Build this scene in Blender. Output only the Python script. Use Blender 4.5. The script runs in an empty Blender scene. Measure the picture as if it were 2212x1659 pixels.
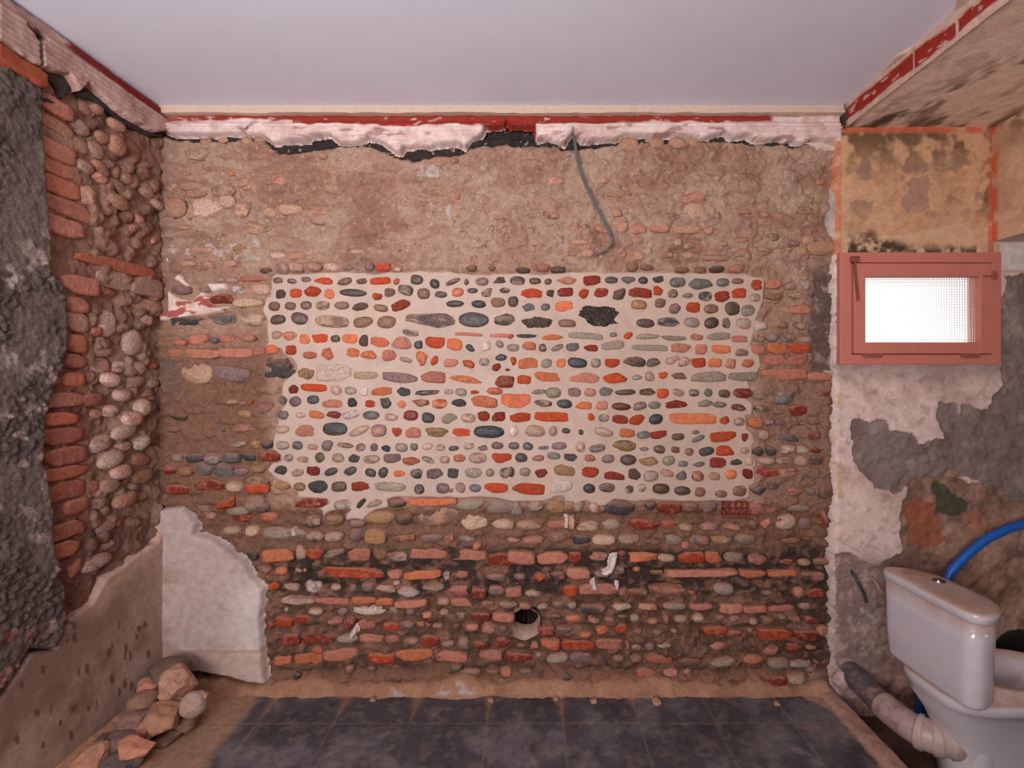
import bpy, bmesh, math, random
import numpy as np
from mathutils import Vector

# ------------------------------------------------------------------ camera, world, light, exposure
F = 1070.0                       # focal length in pixels of a 2212 px wide frame
VX, VY = 1145.0, 805.0           # vanishing point of the depth direction
H = 1.59                         # eye height
D = 2.49                         # back wall plane
XL = -1.849                      # left wall plane
YW = 2.45                        # plaster face of the window wall
ZC = H + (VY - 240) / F * D      # ceiling
ZS = H + (VY - 275) / F * YW     # lower soffit over the toilet corner
sc = bpy.context.scene
COL = sc.collection
cam_d = bpy.data.cameras.new('camera')
cam_d.sensor_width = 36.0
cam_d.lens = F / 2212 * 36.0
cam_d.shift_x = -(VX - 1106) / 2212
cam_d.shift_y = -(829.5 - VY) / 2212
cam_d.clip_start = 0.02
cam = bpy.data.objects.new('camera', cam_d)
cam.location = (0, 0, H)
cam.rotation_euler = (math.pi / 2, 0, 0)
COL.objects.link(cam)
sc.camera = cam

w = bpy.data.worlds.new('sky')
sc.world = w
w.use_nodes = True
wb = w.node_tree.nodes['Background']
wb.inputs[0].default_value = (1.0, 0.97, 0.95, 1)
wb.inputs[1].default_value = 1.5


def area(name, loc, aim, sx, sy, power, color):
    ld = bpy.data.lights.new(name, 'AREA')
    ld.shape = 'RECTANGLE'
    ld.size, ld.size_y = sx, sy
    ld.energy = power
    ld.color = color
    o = bpy.data.objects.new(name, ld)
    o.location = loc
    o.rotation_euler = (Vector(aim) - Vector(loc)).to_track_quat('-Z', 'Y').to_euler()
    COL.objects.link(o)
    return o


# daylight of the big window in the wall behind the camera
area('window_daylight', (-0.95, -1.42, 1.70), (-0.60, 0.6, 3.45), 1.6, 1.6, 146, (1.0, 0.975, 0.972))
sc.view_settings.view_transform = 'Standard'
sc.view_settings.look = 'None'
sc.view_settings.gamma = 1.0
sc.view_settings.use_curve_mapping = False
sc.view_settings.exposure = 0.06

# ------------------------------------------------------------------ helpers
rng = np.random.default_rng(7)
random.seed(7)


def lin(rgb):
    c = np.asarray(rgb, dtype=float) / 255.0
    return np.where(c <= 0.04045, c / 12.92, ((c + 0.055) / 1.055) ** 2.4)


def _hash(ix, iy, iz, seed):
    n = (ix.astype(np.int64) * 374761393 + iy.astype(np.int64) * 668265263 + iz.astype(np.int64) * 2147483647 + seed * 974634777) & 0x7fffffff
    n = ((n ^ (n >> 13)) * 1274126177) & 0x7fffffff
    n = ((n ^ (n >> 15)) * 1103515245) & 0x7fffffff
    return ((n ^ (n >> 11)) & 0xffff) / 65535.0


def vnoise(x, y, z=None, seed=0):
    x = np.asarray(x, dtype=float); y = np.asarray(y, dtype=float)
    z = np.zeros_like(x) if z is None else np.asarray(z, dtype=float)
    ix, iy, iz = np.floor(x), np.floor(y), np.floor(z)
    fx, fy, fz = x - ix, y - iy, z - iz
    fx = fx * fx * (3 - 2 * fx); fy = fy * fy * (3 - 2 * fy); fz = fz * fz * (3 - 2 * fz)
    r = 0
    for dx in (0, 1):
        for dy in (0, 1):
            for dz in (0, 1):
                wgt = (fx if dx else 1 - fx) * (fy if dy else 1 - fy) * (fz if dz else 1 - fz)
                r = r + wgt * _hash(ix + dx, iy + dy, iz + dz, seed)
    return r * 2 - 1


def fbm(x, y, sc_, oct_=4, seed=0, z=None):
    r, a, t = 0, 1.0, 0
    for i in range(oct_):
        k = sc_ * 2.03 ** i
        ca, sa = math.cos(0.6 + 1.1 * i), math.sin(0.6 + 1.1 * i)
        r = r + a * vnoise((x * ca - y * sa) * k + 17.3 * i, (x * sa + y * ca) * k + 5.1 * i, None if z is None else z * k + 3.7 * i, seed + i)
        t += a
        a *= 0.52
    return r / t


def sstep(a, b, x):
    t = np.clip((x - a) / (b - a + 1e-12), 0, 1)
    return t * t * (3 - 2 * t)


def polydist(px, py, poly):
    """signed distance, positive inside"""
    P = np.asarray(poly, dtype=float)
    d = np.full(px.shape, 1e9)
    inside = np.zeros(px.shape, bool)
    n = len(P)
    for i in range(n):
        a, b = P[i], P[(i + 1) % n]
        ex, ey = b - a
        wx, wy = px - a[0], py - a[1]
        t = np.clip((wx * ex + wy * ey) / (ex * ex + ey * ey + 1e-12), 0, 1)
        d = np.minimum(d, (wx - ex * t) ** 2 + (wy - ey * t) ** 2)
        c = ((a[1] > py) != (b[1] > py))
        xi = a[0] + (py - a[1]) / (b[1] - a[1] + 1e-12) * ex
        inside ^= c & (px < xi)
    d = np.sqrt(d)
    return np.where(inside, d, -d)


# planes: (u, v) <-> pixels <-> world
class Back:
    def __init__(s, y): s.y = y
    def uv(s, px, py): return (np.asarray(px) - VX) / F * s.y, H - (np.asarray(py) - VY) / F * s.y
    def px(s, u, v): return VX + u * F / s.y, VY + (H - v) * F / s.y
    def w(s, u, v, h): return np.stack([u, s.y - h, v], -1)
    flip = False


class Left:
    flip = True
    def uv(s, px, py):
        u = XL * F / (np.asarray(px, dtype=float) - VX)
        return u, H - (np.asarray(py) - VY) / F * u
    def px(s, u, v): return VX + XL * F / u, VY + (H - v) * F / u
    def w(s, u, v, h): return np.stack([XL + h, u, v], -1)


class Flat:
    def __init__(s, z): s.z = z
    flip = False
    def uv(s, px, py):
        y = (H - s.z) * F / (np.asarray(py, dtype=float) - VY)
        return (np.asarray(px) - VX) / F * y, y
    def px(s, u, v): return VX + u * F / v, VY + (H - s.z) * F / v
    def w(s, u, v, h): return np.stack([u, v, s.z + h], -1)


class WinWall(Back):
    def w(s, u, v, h):
        k = (0.012 * fbm(v * 0.37 + 5, v * 0.9, 5, 3, 205) + 0.009 * fbm(v * 0.8, v * 1.3 + u * 9, 62, 3, 206)) * np.exp(-np.maximum(u - XE, 0) / 0.025)
        return np.stack([u + k, s.y - h, v], -1)


XE = (1805 - 1145.0) / F * YW
BK, LF, WN = Back(D), Left(), WinWall(YW)


def mesh_np(name, verts, quads, cols=None, smooth=True):
    me = bpy.data.meshes.new(name)
    me.vertices.add(len(verts))
    me.vertices.foreach_set('co', np.ascontiguousarray(verts, dtype=np.float32).ravel())
    k = quads.shape[1]
    me.loops.add(quads.size)
    me.loops.foreach_set('vertex_index', np.ascontiguousarray(quads, dtype=np.int32).ravel())
    me.polygons.add(len(quads))
    me.polygons.foreach_set('loop_start', np.arange(len(quads), dtype=np.int32) * k)
    me.polygons.foreach_set('use_smooth', np.full(len(quads), smooth))
    me.update(calc_edges=True)
    if cols is not None:
        a = me.color_attributes.new('Col', 'FLOAT_COLOR', 'POINT')
        c4 = np.ones((len(verts), 4), np.float32)
        c4[:, :3] = cols
        a.data.foreach_set('color', c4.ravel())
    return me


def link(name, me, mat, parent=None, loc=None, kind=None, label=None, cat=None, group=None):
    o = bpy.data.objects.new(name, me)
    if mat is not None:
        me.materials.append(mat)
    COL.objects.link(o)
    if parent is not None: o.parent = parent
    if loc is not None: o.location = loc
    if kind: o['kind'] = kind
    if label: o['label'] = label
    if cat: o['category'] = cat
    if group: o['group'] = group
    return o


def empty(name, loc, label, cat, group=None, rz=0):
    o = bpy.data.objects.new(name, None)
    o.location = loc
    o.rotation_euler = (0, 0, rz)
    o.empty_display_size = 0.05
    COL.objects.link(o)
    o['label'] = label; o['category'] = cat
    if group: o['group'] = group
    return o


def grid(name, plane, u0, u1, v0, v1, cell, hfun, cfun, mat, keep=None, **kw):
    nu, nv = max(2, int(round((u1 - u0) / cell)) + 1), max(2, int(round((v1 - v0) / cell)) + 1)
    U, V = np.meshgrid(np.linspace(u0, u1, nu), np.linspace(v0, v1, nv))
    px, py = plane.px(U, V)
    h = hfun(U, V, px, py)
    c = cfun(U, V, px, py)
    vv = plane.w(U, V, h).reshape(-1, 3)
    idx = np.arange(nu * nv).reshape(nv, nu)
    q = np.stack([idx[:-1, :-1], idx[:-1, 1:], idx[1:, 1:], idx[1:, :-1]], -1).reshape(-1, 4)
    if plane.flip: q = q[:, ::-1]
    if keep is not None:
        k = keep(U, V, px, py).reshape(-1)
        q = q[k[q].any(1)]
        used = np.unique(q)
        remap = np.full(nu * nv, -1); remap[used] = np.arange(len(used))
        q = remap[q]; vv = vv[used]; c = c.reshape(-1, 3)[used]
    me = mesh_np(name, vv, q, c.reshape(-1, 3))
    o = link(name, me, mat, **kw)
    return o, (U, V, h)


def layer(name, plane, polys, thick, cell, rag, hfun, cfun, mat, rag_scale=45, sink=0.02, **kw):
    """a coat of plaster / mortar with a ragged outline and real thickness lying on a wall"""
    uvs = []
    for p in polys:
        p = np.asarray(p, dtype=float)
        u, v = plane.uv(p[:, 0], p[:, 1])
        uvs.append(np.stack([u, v], -1))
    allp = np.concatenate(uvs)
    m = 0.03
    u0, v0 = allp.min(0) - m; u1, v1 = allp.max(0) + m

    def sd(U, V):
        r = np.full(U.shape, -1e9)
        for p in uvs: r = np.maximum(r, polydist(U, V, p))
        return r + 1.7 * rag * fbm(U, V, rag_scale * 0.33, 6, 91)

    cache = {}

    def S(U, V):
        if 's' not in cache: cache['s'] = sd(U, V)
        return cache['s']

    def hf(U, V, px, py):
        t = np.clip(S(U, V) / (cell * 0.9) * 0.5 + 0.5, 0, 1)
        base = thick + (hfun(U, V, px, py) if hfun else 0)
        base = base - thick * 0.35 * (1 - sstep(0, 0.012, S(U, V)))
        return base * t - sink * (1 - t)

    o, _ = grid(name, plane, u0, u1, v0, v1, cell, hf, cfun, mat, keep=lambda U, V, px, py: S(U, V) > -cell * 1.2, **kw)
    return o


def blend(c, m, rgb):
    m = np.clip(m, 0, 1)[..., None]
    return c * (1 - m) + lin(rgb) * m


def flatcol(rgb, var=0.12, scale=6, seed=3, oct_=4):
    def f(U, V, px, py):
        n = fbm(U, V, scale, oct_, seed)[..., None]
        return lin(rgb)[None, None, :] * (1 + var * 2 * n)
    return f


# ------------------------------------------------------------------ materials
def nodes(name):
    m = bpy.data.materials.new(name)
    m.use_nodes = True
    nt = m.node_tree
    return m, nt, nt.nodes['Principled BSDF']


def add(nt, t, **ins):
    n = nt.nodes.new(t)
    for k, v in ins.items():
        if k in n.inputs: n.inputs[k].default_value = v
    return n


def noise(nt, scale, detail=4, rough=0.6):
    n = add(nt, 'ShaderNodeTexNoise', Scale=scale, Detail=detail, Roughness=rough)
    nt.links.new(nt.nodes['geo'].outputs['Position'], n.inputs['Vector'])
    return n.outputs[0]


def ramp(nt, src, a, b, lo=0.0, hi=1.0):
    r = nt.nodes.new('ShaderNodeMapRange')
    r.inputs[1].default_value = a; r.inputs[2].default_value = b
    r.inputs[3].default_value = lo; r.inputs[4].default_value = hi
    nt.links.new(src, r.inputs[0])
    return r.outputs[0]


def mixc(nt, fac, a, b, mode='MIX'):
    m = nt.nodes.new('ShaderNodeMix')
    m.data_type = 'RGBA'; m.blend_type = mode
    for s, i in ((fac, 0), (a, 6), (b, 7)):
        if isinstance(s, (int, float)): m.inputs[i].default_value = s
        elif isinstance(s, (tuple, list, np.ndarray)): m.inputs[i].default_value = (*[float(q) for q in s[:3]], 1)
        else: nt.links.new(s, m.inputs[i])
    return m.outputs[2]


def math_(nt, op, a, b):
    m = nt.nodes.new('ShaderNodeMath'); m.operation = op
    for s, i in ((a, 0), (b, 1)):
        if isinstance(s, (int, float)): m.inputs[i].default_value = s
        else: nt.links.new(s, m.inputs[i])
    return m.outputs[0]


def mineral(name, rough=0.8, var=(40, 0.6, 1.35), speck=None, dust=None, bumps=((120, 0.5, 0.004),), spec=0.4, smear=None, base=None, dust_scale=70):
    m, nt, b = nodes(name)
    g = nt.nodes.new('ShaderNodeNewGeometry'); g.name = 'geo'
    if base is None:
        a = nt.nodes.new('ShaderNodeAttribute'); a.attribute_name = 'Col'
        c = a.outputs['Color']
    else:
        rgb = nt.nodes.new('ShaderNodeRGB'); rgb.outputs[0].default_value = (*lin(base), 1)
        c = rgb.outputs[0]
    v = ramp(nt, noise(nt, var[0], 6, 0.7), 0.3, 0.7, var[1], var[2])
    comb = nt.nodes.new('ShaderNodeCombineColor')
    for i in range(3): nt.links.new(v, comb.inputs[i])
    c = mixc(nt, 1.0, c, comb.outputs[0], 'MULTIPLY')
    if speck:      # (scale, lo, hi, colour, amount)
        f = ramp(nt, noise(nt, speck[0], 3, 0.7), speck[1], speck[2], 0, speck[4])
        c = mixc(nt, f, c, lin(speck[3]))
    if smear:
        f = ramp(nt, noise(nt, smear[0], 6, 0.75), smear[1], smear[2], 0, smear[4])
        c = mixc(nt, f, c, lin(smear[3]))
    if dust:       # (colour, amount) settled on upward faces
        sep = nt.nodes.new('ShaderNodeSeparateXYZ')
        nt.links.new(g.outputs['Normal'], sep.inputs[0])
        f = ramp(nt, sep.outputs[2], 0.15, 0.75, 0, 1)
        f2 = ramp(nt, noise(nt, dust_scale, 5, 0.7), 0.3, 0.6, 0.45, 1)
        c = mixc(nt, math_(nt, 'MULTIPLY', math_(nt, 'MULTIPLY', f, f2), dust[1]), c, lin(dust[0]))
    nt.links.new(c, b.inputs['Base Color'])
    if isinstance(rough, tuple):
        nt.links.new(ramp(nt, noise(nt, 55, 4), 0.35, 0.65, rough[0], rough[1]), b.inputs['Roughness'])
    else:
        b.inputs['Roughness'].default_value = rough
    b.inputs['Specular IOR Level'].default_value = spec
    prev = None
    for s, st, dist in bumps:
        bp = add(nt, 'ShaderNodeBump', Strength=st, Distance=dist)
        nt.links.new(noise(nt, s, 5, 0.65), bp.inputs['Height'])
        if prev is not None: nt.links.new(prev, bp.inputs['Normal'])
        prev = bp.outputs[0]
    if prev is not None: nt.links.new(prev, b.inputs['Normal'])
    return m


M_wall = mineral('old_earth_mortar', 0.92, (34, 0.72, 1.2), speck=(150, 0.68, 0.75, (225, 195, 175), 0.5), bumps=((60, 1.0, 0.018), (170, 0.9, 0.007)), spec=0.3)
M_panel = mineral('lime_mortar', 0.95, (20, 0.9, 1.09), bumps=((90, 0.35, 0.004), (400, 0.25, 0.001)), spec=0.2)
M_plaster = mineral('old_plaster', 0.9, (28, 0.8, 1.16), bumps=((70, 0.4, 0.004), (300, 0.3, 0.0015)), spec=0.25)
M_cement = mineral('gravelly_cement', 0.9, (90, 0.6, 1.35), speck=(230, 0.62, 0.72, (215, 195, 190), 0.45), bumps=((130, 0.9, 0.010), (300, 0.8, 0.004)), spec=0.3)
M_peb = mineral('river_pebble', (0.28, 0.6), (75, 0.55, 1.4), speck=(160, 0.6, 0.72, (225, 205, 190), 0.5), bumps=((120, 0.5, 0.005),), spec=0.5)
M_peb2 = mineral('dusty_pebble', (0.4, 0.75), (75, 0.6, 1.35), speck=(140, 0.6, 0.72, (220, 190, 170), 0.4), dust=((172, 122, 98), 0.75), bumps=((110, 0.6, 0.006),), spec=0.4)
M_stone = mineral('broken_stone', 0.7, (95, 0.5, 1.45), speck=(190, 0.58, 0.7, (225, 200, 182), 0.5), bumps=((80, 0.8, 0.008), (260, 0.5, 0.002)), spec=0.4)
M_stone2 = mineral('dusty_stone', 0.85, (85, 0.55, 1.4), speck=(190, 0.6, 0.72, (215, 180, 160), 0.4), dust=((172, 122, 98), 0.7), bumps=((80, 0.8, 0.008), (260, 0.5, 0.002)), spec=0.3)
M_brick = mineral('clay_brick', 0.85, (45, 0.72, 1.25), smear=(38, 0.56, 0.7, (226, 160, 128), 0.5), bumps=((70, 0.6, 0.006), (260, 0.5, 0.002)), spec=0.3)
M_brick2 = mineral('dusty_brick', 0.9, (45, 0.65, 1.25), smear=(34, 0.5, 0.66, (190, 130, 105), 0.6), dust=((178, 126, 102), 0.75), bumps=((60, 0.8, 0.009), (260, 0.6, 0.002)), spec=0.25)
M_ceil = mineral('painted_ceiling', 0.75, (4, 0.97, 1.03), base=(228, 229, 244), bumps=((500, 0.1, 0.0006),), spec=0.3)
M_floor = mineral('worn_dark_tile', (0.45, 0.8), (26, 0.7, 1.35), speck=(120, 0.62, 0.74, (150, 135, 130), 0.35), bumps=((40, 0.35, 0.004), (220, 0.3, 0.001)), spec=0.4)
M_dust = mineral('tan_dust', 0.95, (50, 0.78, 1.22), bumps=((90, 0.6, 0.006), (300, 0.5, 0.002)), spec=0.2)
M_rub = mineral('rubble', 0.85, (30, 0.7, 1.3), dust=((150, 110, 90), 0.35), bumps=((70, 0.7, 0.008), (240, 0.5, 0.002)), spec=0.3)
M_frame = mineral('terracotta_paint', 0.5, (12, 0.94, 1.06), base=(202, 122, 106), bumps=((160, 0.15, 0.001),), spec=0.4)
M_metal = mineral('painted_hinge', 0.5, (40, 0.8, 1.1), base=(165, 92, 78), bumps=(), spec=0.5)
M_cer = mineral('glazed_ceramic', 0.16, (5, 0.97, 1.03), base=(206, 197, 202), smear=(9, 0.58, 0.72, (178, 150, 132), 0.35), dust=((176, 138, 114), 0.9), bumps=(), spec=0.5, dust_scale=9)
M_chrome, _nt, _b = nodes('chrome')
_b.inputs['Base Color'].default_value = (0.35, 0.34, 0.33, 1); _b.inputs['Metallic'].default_value = 1; _b.inputs['Roughness'].default_value = 0.25
M_pvc = mineral('grubby_plastic_pipe', 0.42, (16, 0.75, 1.15), base=(176, 150, 146), smear=(14, 0.48, 0.62, (138, 104, 94), 0.8), bumps=((90, 0.3, 0.002),), spec=0.45)
M_pvcd = mineral('grey_plastic_pipe', 0.5, (16, 0.8, 1.15), base=(92, 86, 92), smear=(14, 0.5, 0.6, (158, 118, 104), 0.85), bumps=((90, 0.3, 0.002),), spec=0.4)
M_blue = mineral('blue_sleeve', 0.4, (20, 0.9, 1.1), base=(22, 92, 182), bumps=(), spec=0.5)
M_wire = mineral('grey_cable_sheath', 0.5, (50, 0.8, 1.2), base=(96, 92, 92), bumps=(), spec=0.5)
M_green = mineral('dark_green_cable', 0.55, (60, 0.7, 1.4), base=(62, 72, 66), bumps=(), spec=0.4)
M_white = mineral('off_white_board', 0.6, (10, 0.95, 1.05), base=(202, 184, 174), bumps=(), spec=0.3)
M_front = mineral('painted_room_wall', 0.9, (6, 0.94, 1.06), base=(128, 102, 90), bumps=(), spec=0.2)


def glass_mat():
    m, nt, b = nodes('patterned_glass')
    b.inputs['Base Color'].default_value = (0.97, 0.97, 0.97, 1)
    b.inputs['Transmission Weight'].default_value = 1.0
    b.inputs['Roughness'].default_value = 0.18
    b.inputs['IOR'].default_value = 1.45
    return m


M_glass = glass_mat()

# ------------------------------------------------------------------ stones
C = dict(o=(194, 78, 44), O=(218, 122, 82), d=(144, 56, 40), k=(202, 128, 108), g=(122, 112, 107), G=(80, 73, 70), n=(73, 71, 74), N=(34, 33, 34),
         t=(146, 104, 80), T=(98, 74, 60), c=(204, 166, 142), w=(222, 196, 182), m=(142, 110, 108), y=(170, 128, 88), v=(166, 144, 128), u=(182, 136, 110), X=(56, 42, 34))
BR = 'oOdk'


def ico(sub):
    bm = bmesh.new()
    bmesh.ops.create_icosphere(bm, subdivisions=sub, radius=1.0)
    v = np.array([x.co[:] for x in bm.verts]); f = np.array([[l.index for l in p.verts] for p in bm.faces])
    bm.free()
    return v, f


ICO = {s: ico(s) for s in (2, 3, 4)}


def stone_shape(kind, seed, sub):
    """unit stone in a -1..1 box: x across, y depth (-y = towards the room), z up"""
    v, f = ICO[sub]
    v = v.copy()
    r = np.random.default_rng(seed)
    o = r.uniform(-50, 50, 3)
    if kind == 'p':
        e = r.uniform(2.1, 2.7)
        s = (np.abs(v) ** e).sum(1) ** (1 / e)
        v = v / s[:, None]
        v *= (1 + 0.10 * fbm(v[:, 0] + o[0], v[:, 1] + o[1], 1.3, 2, 5, v[:, 2] + o[2]))[:, None]
        v[:, 2] += 0.12 * r.uniform(-1, 1) * v[:, 0]
        for _ in range(r.integers(0, 3)):
            n = r.normal(size=3); n /= np.linalg.norm(n)
            d = r.uniform(0.72, 0.92); ex = v @ n - d
            v -= np.where(ex > 0, ex * 0.8, 0)[:, None] * n
    elif kind in 'b':
        e = r.uniform(6.5, 10)
        s = (np.abs(v) ** e).sum(1) ** (1 / e)
        v = v / s[:, None]
        for _ in range(3):
            n = np.array([r.choice([-1, 1]) * r.uniform(.4, 1), r.uniform(-.4, .1), r.choice([-1, 1]) * r.uniform(.4, 1)]); n /= np.linalg.norm(n)
            d = r.uniform(0.95, 1.2); ex = v @ n - d
            v -= np.where(ex > 0, ex * 0.9, 0)[:, None] * n
        v *= (1 + 0.05 * fbm(v[:, 0] * 1.6 + o[0], v[:, 1] + o[1], 2.2, 3, 5, v[:, 2] * .7 + o[2]))[:, None]
        v[:, 2] += 0.07 * vnoise(v[:, 0] * 2.2 + o[0], v[:, 0] * 0)
    elif kind == 's':
        e = r.uniform(2.4, 4.0)
        v = v / ((np.abs(v) ** e).sum(1) ** (1 / e))[:, None]
        for _ in range(14):
            n = r.normal(size=3); n[1] *= 0.8; n /= np.linalg.norm(n)
            d = r.uniform(0.72, 1.0); ex = v @ n - d
            v -= np.where(ex > 0, ex, 0)[:, None] * n
        v *= (1 + 0.12 * fbm(v[:, 0] + o[0], v[:, 1] + o[1], 2.4, 3, 5, v[:, 2] + o[2]))[:, None]
    else:
        v *= (1 + 0.45 * fbm(v[:, 0] + o[0], v[:, 1] + o[1], 2.8, 4, 5, v[:, 2] + o[2]))[:, None]
    lo, hi = v.min(0), v.max(0)
    v = (v - (lo + hi) / 2) / ((hi - lo) / 2)
    return v, f


def parse(txt, x0, y0, k):
    out = []
    for it in txt.replace('\n', ' ').split(';'):
        t = it.split()
        if len(t) < 6: continue
        x, y, a, b = (float(q) for q in t[:4])
        out.append((x0 + x / k, y0 + y / k, a / k, b / k, t[4], t[5], float(t[6]) if len(t) > 6 else None))
    return out


SEED = [100]


def make_stones(items, plane, parent, basef, prot, names, mats, cap=100, grow=1.0, tone=0.8, mute=None, bgrow=1.0):
    """every stone a part of its own; past `cap` of one name the smallest share one part"""
    by = {}
    for it in items:
        x, y, a, b, kd, c, rot = it
        nm = names[0] if kd in 'pr' else (names[1] if kd == 'b' and c in BR else names[3] if c in 'od' or (c in 'Ok' and kd == 'b') else names[2])
        by.setdefault(nm, []).append(it)
    for nm, lst in by.items():
        lst.sort(key=lambda t: -t[2] * t[3])
        rv, rf, rc, off = [], [], [], 0
        for i, (x, y, a, b, kd, c, rot) in enumerate(lst):
            SEED[0] += 1
            r = np.random.default_rng(SEED[0])
            sub = 4 if max(a, b) > 60 else 3
            v, f = stone_shape(kd, SEED[0], sub)
            u, vv = plane.uv(x, y)
            ua, _ = plane.uv(x - a / 2, y); ub, _ = plane.uv(x + a / 2, y)
            hw = abs(float(ub - ua)) / 2 * grow
            _, va = plane.uv(x, y - b / 2); _, vb = plane.uv(x, y + b / 2)
            hh = abs(float(va - vb)) / 2 * grow
            if kd == 'b': hw *= bgrow ** 0.4; hh *= bgrow
            if rot is None: rot = r.uniform(-4, 4)
            t = math.radians(-rot)
            pr = prot(kd, min(hw, hh), r, c)
            hd = pr * 1.12 + 0.002 if kd != 'b' else 0.032
            P = v * np.array([hw, hd, hh])
            P = np.stack([P[:, 0] * math.cos(t) - P[:, 2] * math.sin(t), P[:, 1], P[:, 0] * math.sin(t) + P[:, 2] * math.cos(t)], -1)
            base = basef(float(u), float(vv))
            cen = np.asarray(plane.w(np.float64(u), np.float64(vv), np.float64(base + pr - hd)))
            if plane is LF:      # swing the stone's face towards +X
                P = np.stack([-P[:, 1], P[:, 0], P[:, 2]], -1)
            col = lin(C[c]) * tone * r.uniform(0.75, 1.2) * (1 + r.uniform(-0.05, 0.05, 3))
            if mute: col = col * (1 - mute[1]) + lin(mute[0]) * mute[1]
            cols = np.tile(col, (len(v), 1))
            if kd in 'ps' and r.random() < 0.35:    # a paler or ruddier end
                k2 = lin(C[r.choice(list('ctmvk'))]); nz = sstep(-0.1, 0.25, fbm(v[:, 0] + SEED[0], v[:, 1], 1.2, 3, 2, v[:, 2]))
                cols = cols * (1 - 0.55 * nz[:, None]) + k2 * 0.55 * nz[:, None]
            if kd in 'ps' and r.random() < 0.3:
                nz = sstep(0.0, 0.3, fbm(v[:, 0] - SEED[0], v[:, 1], 2.5, 3, 4, v[:, 2]))
                cols = cols * (1 - 0.6 * nz[:, None]) + lin((70, 62, 60)) * 0.6 * nz[:, None]
            mat = mats[0] if kd in 'p' else mats[1] if nm in (names[1], names[3]) else mats[2]
            if i < cap:
                me = mesh_np(nm, P, f, cols)
                link(nm, me, mat, parent, cen)
            else:
                rv.append(P + cen); rf.append(f + off); rc.append(cols); off += len(v); rmat = mat
        if rv:
            me = mesh_np(nm + 's', np.concatenate(rv), np.concatenate(rf), np.concatenate(rc))
            link('small_' + nm + 's', me, rmat, parent, kind='stuff')


# ------------------------------------------------------------------ outlines read off the photograph
PANEL = [(590, 597), (600, 591), (640, 590), (690, 589), (740, 588), (770, 590), (840, 589), (870, 588), (920, 585), (980, 586), (1000, 591), (1100, 590), (1130, 590), (1220, 590), (1240, 587),
         (1340, 588), (1380, 586), (1450, 587), (1475, 592), (1490, 588), (1540, 590), (1610, 590), (1622, 597), (1648, 600), (1650, 612), (1646, 650), (1640, 670), (1632, 690), (1628, 720), (1624, 745),
         (1640, 770), (1645, 790), (1637, 805), (1618, 825), (1622, 838), (1606, 852), (1612, 862), (1624, 870), (1625, 882), (1622, 896), (1611, 900), (1612, 926), (1627, 937), (1632, 955), (1624, 965),
         (1624, 982), (1632, 990), (1635, 1005), (1630, 1010), (1632, 1030), (1631, 1045), (1620, 1052), (1621, 1070), (1612, 1080), (1562, 1082), (1525, 1082), (1500, 1085), (1462, 1082), (1417, 1082),
         (1375, 1083), (1350, 1080), (1330, 1078), (1305, 1092), (1285, 1090), (1265, 1080), (1255, 1083), (1250, 1090), (1242, 1102), (1239, 1085), (1220, 1083), (1217, 1073), (1200, 1074), (1175, 1082),
         (1115, 1085), (1047, 1075), (987, 1074), (882, 1075), (837, 1076), (840, 1095), (810, 1103), (797, 1112), (786, 1125), (765, 1121), (750, 1124), (746, 1112), (757, 1100), (735, 1101), (710, 1107),
         (696, 1120), (695, 1105), (682, 1100), (710, 1085), (707, 1080), (670, 1075), (645, 1074), (645, 1062), (632, 1055), (627, 1046), (597, 1037), (575, 1015), (590, 996), (607, 995), (607, 987),
         (587, 970), (592, 947), (597, 930), (600, 910), (602, 900), (610, 880), (619, 865), (607, 857), (607, 840), (615, 825), (640, 800), (640, 790), (632, 777), (612, 770), (607, 755), (575, 752),
         (579, 740), (577, 725), (579, 695), (567, 670), (575, 645), (586, 640), (586, 605)]
CORN_A = [(343, 272), (361, 287), (378, 294), (412, 294), (477, 296), (532, 292), (560, 296), (581, 302), (594, 313), (615, 311), (639, 311), (670, 309), (673, 302), (701, 297), (716, 294), (721, 297), (732, 309),
          (740, 315), (776, 314), (797, 302), (821, 310), (835, 314), (849, 325), (855, 333), (869, 336), (876, 323), (904, 320), (924, 323), (945, 318), (989, 314), (1007, 326), (1019, 313), (1041, 296), (1048, 282),
          (1072, 280), (1089, 277), (1096, 265), (1103, 279), (1156, 279), (1157, 296), (1163, 308), (1186, 308), (1219, 317), (1224, 306), (1235, 293), (1240, 284), (1245, 293), (1255, 312), (1275, 309), (1328, 306),
          (1347, 296), (1380, 298), (1407, 299), (1470, 298), (1499, 303), (1519, 304), (1559, 294), (1578, 301), (1611, 299), (1631, 308), (1651, 309), (1671, 306), (1687, 316), (1707, 309), (1727, 317), (1747, 308),
          (1773, 309), (1793, 309), (1809, 316)]
CORN_POLY = [(1809, 254), (343, 254)] + CORN_A
DARK_BAND = [(330, 280), (361, 290), (420, 300), (500, 302), (575, 302), (600, 325), (640, 331), (680, 322), (735, 312), (800, 310), (850, 332), (890, 343), (930, 340), (990, 330), (1020, 318), (1045, 312), (1085, 310),
             (1120, 312), (1150, 308), (1165, 312), (1220, 318), (1255, 318), (1330, 309), (1420, 303), (1560, 300), (1680, 312), (1770, 312), (1812, 330), (1812, 340), (1812, 270), (330, 262)]
DARK_BAND = [(x, y + (7 if y > 285 else 0)) for x, y in DARK_BAND]
BRIGHT_HOLE = (1132, 1345)

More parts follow.
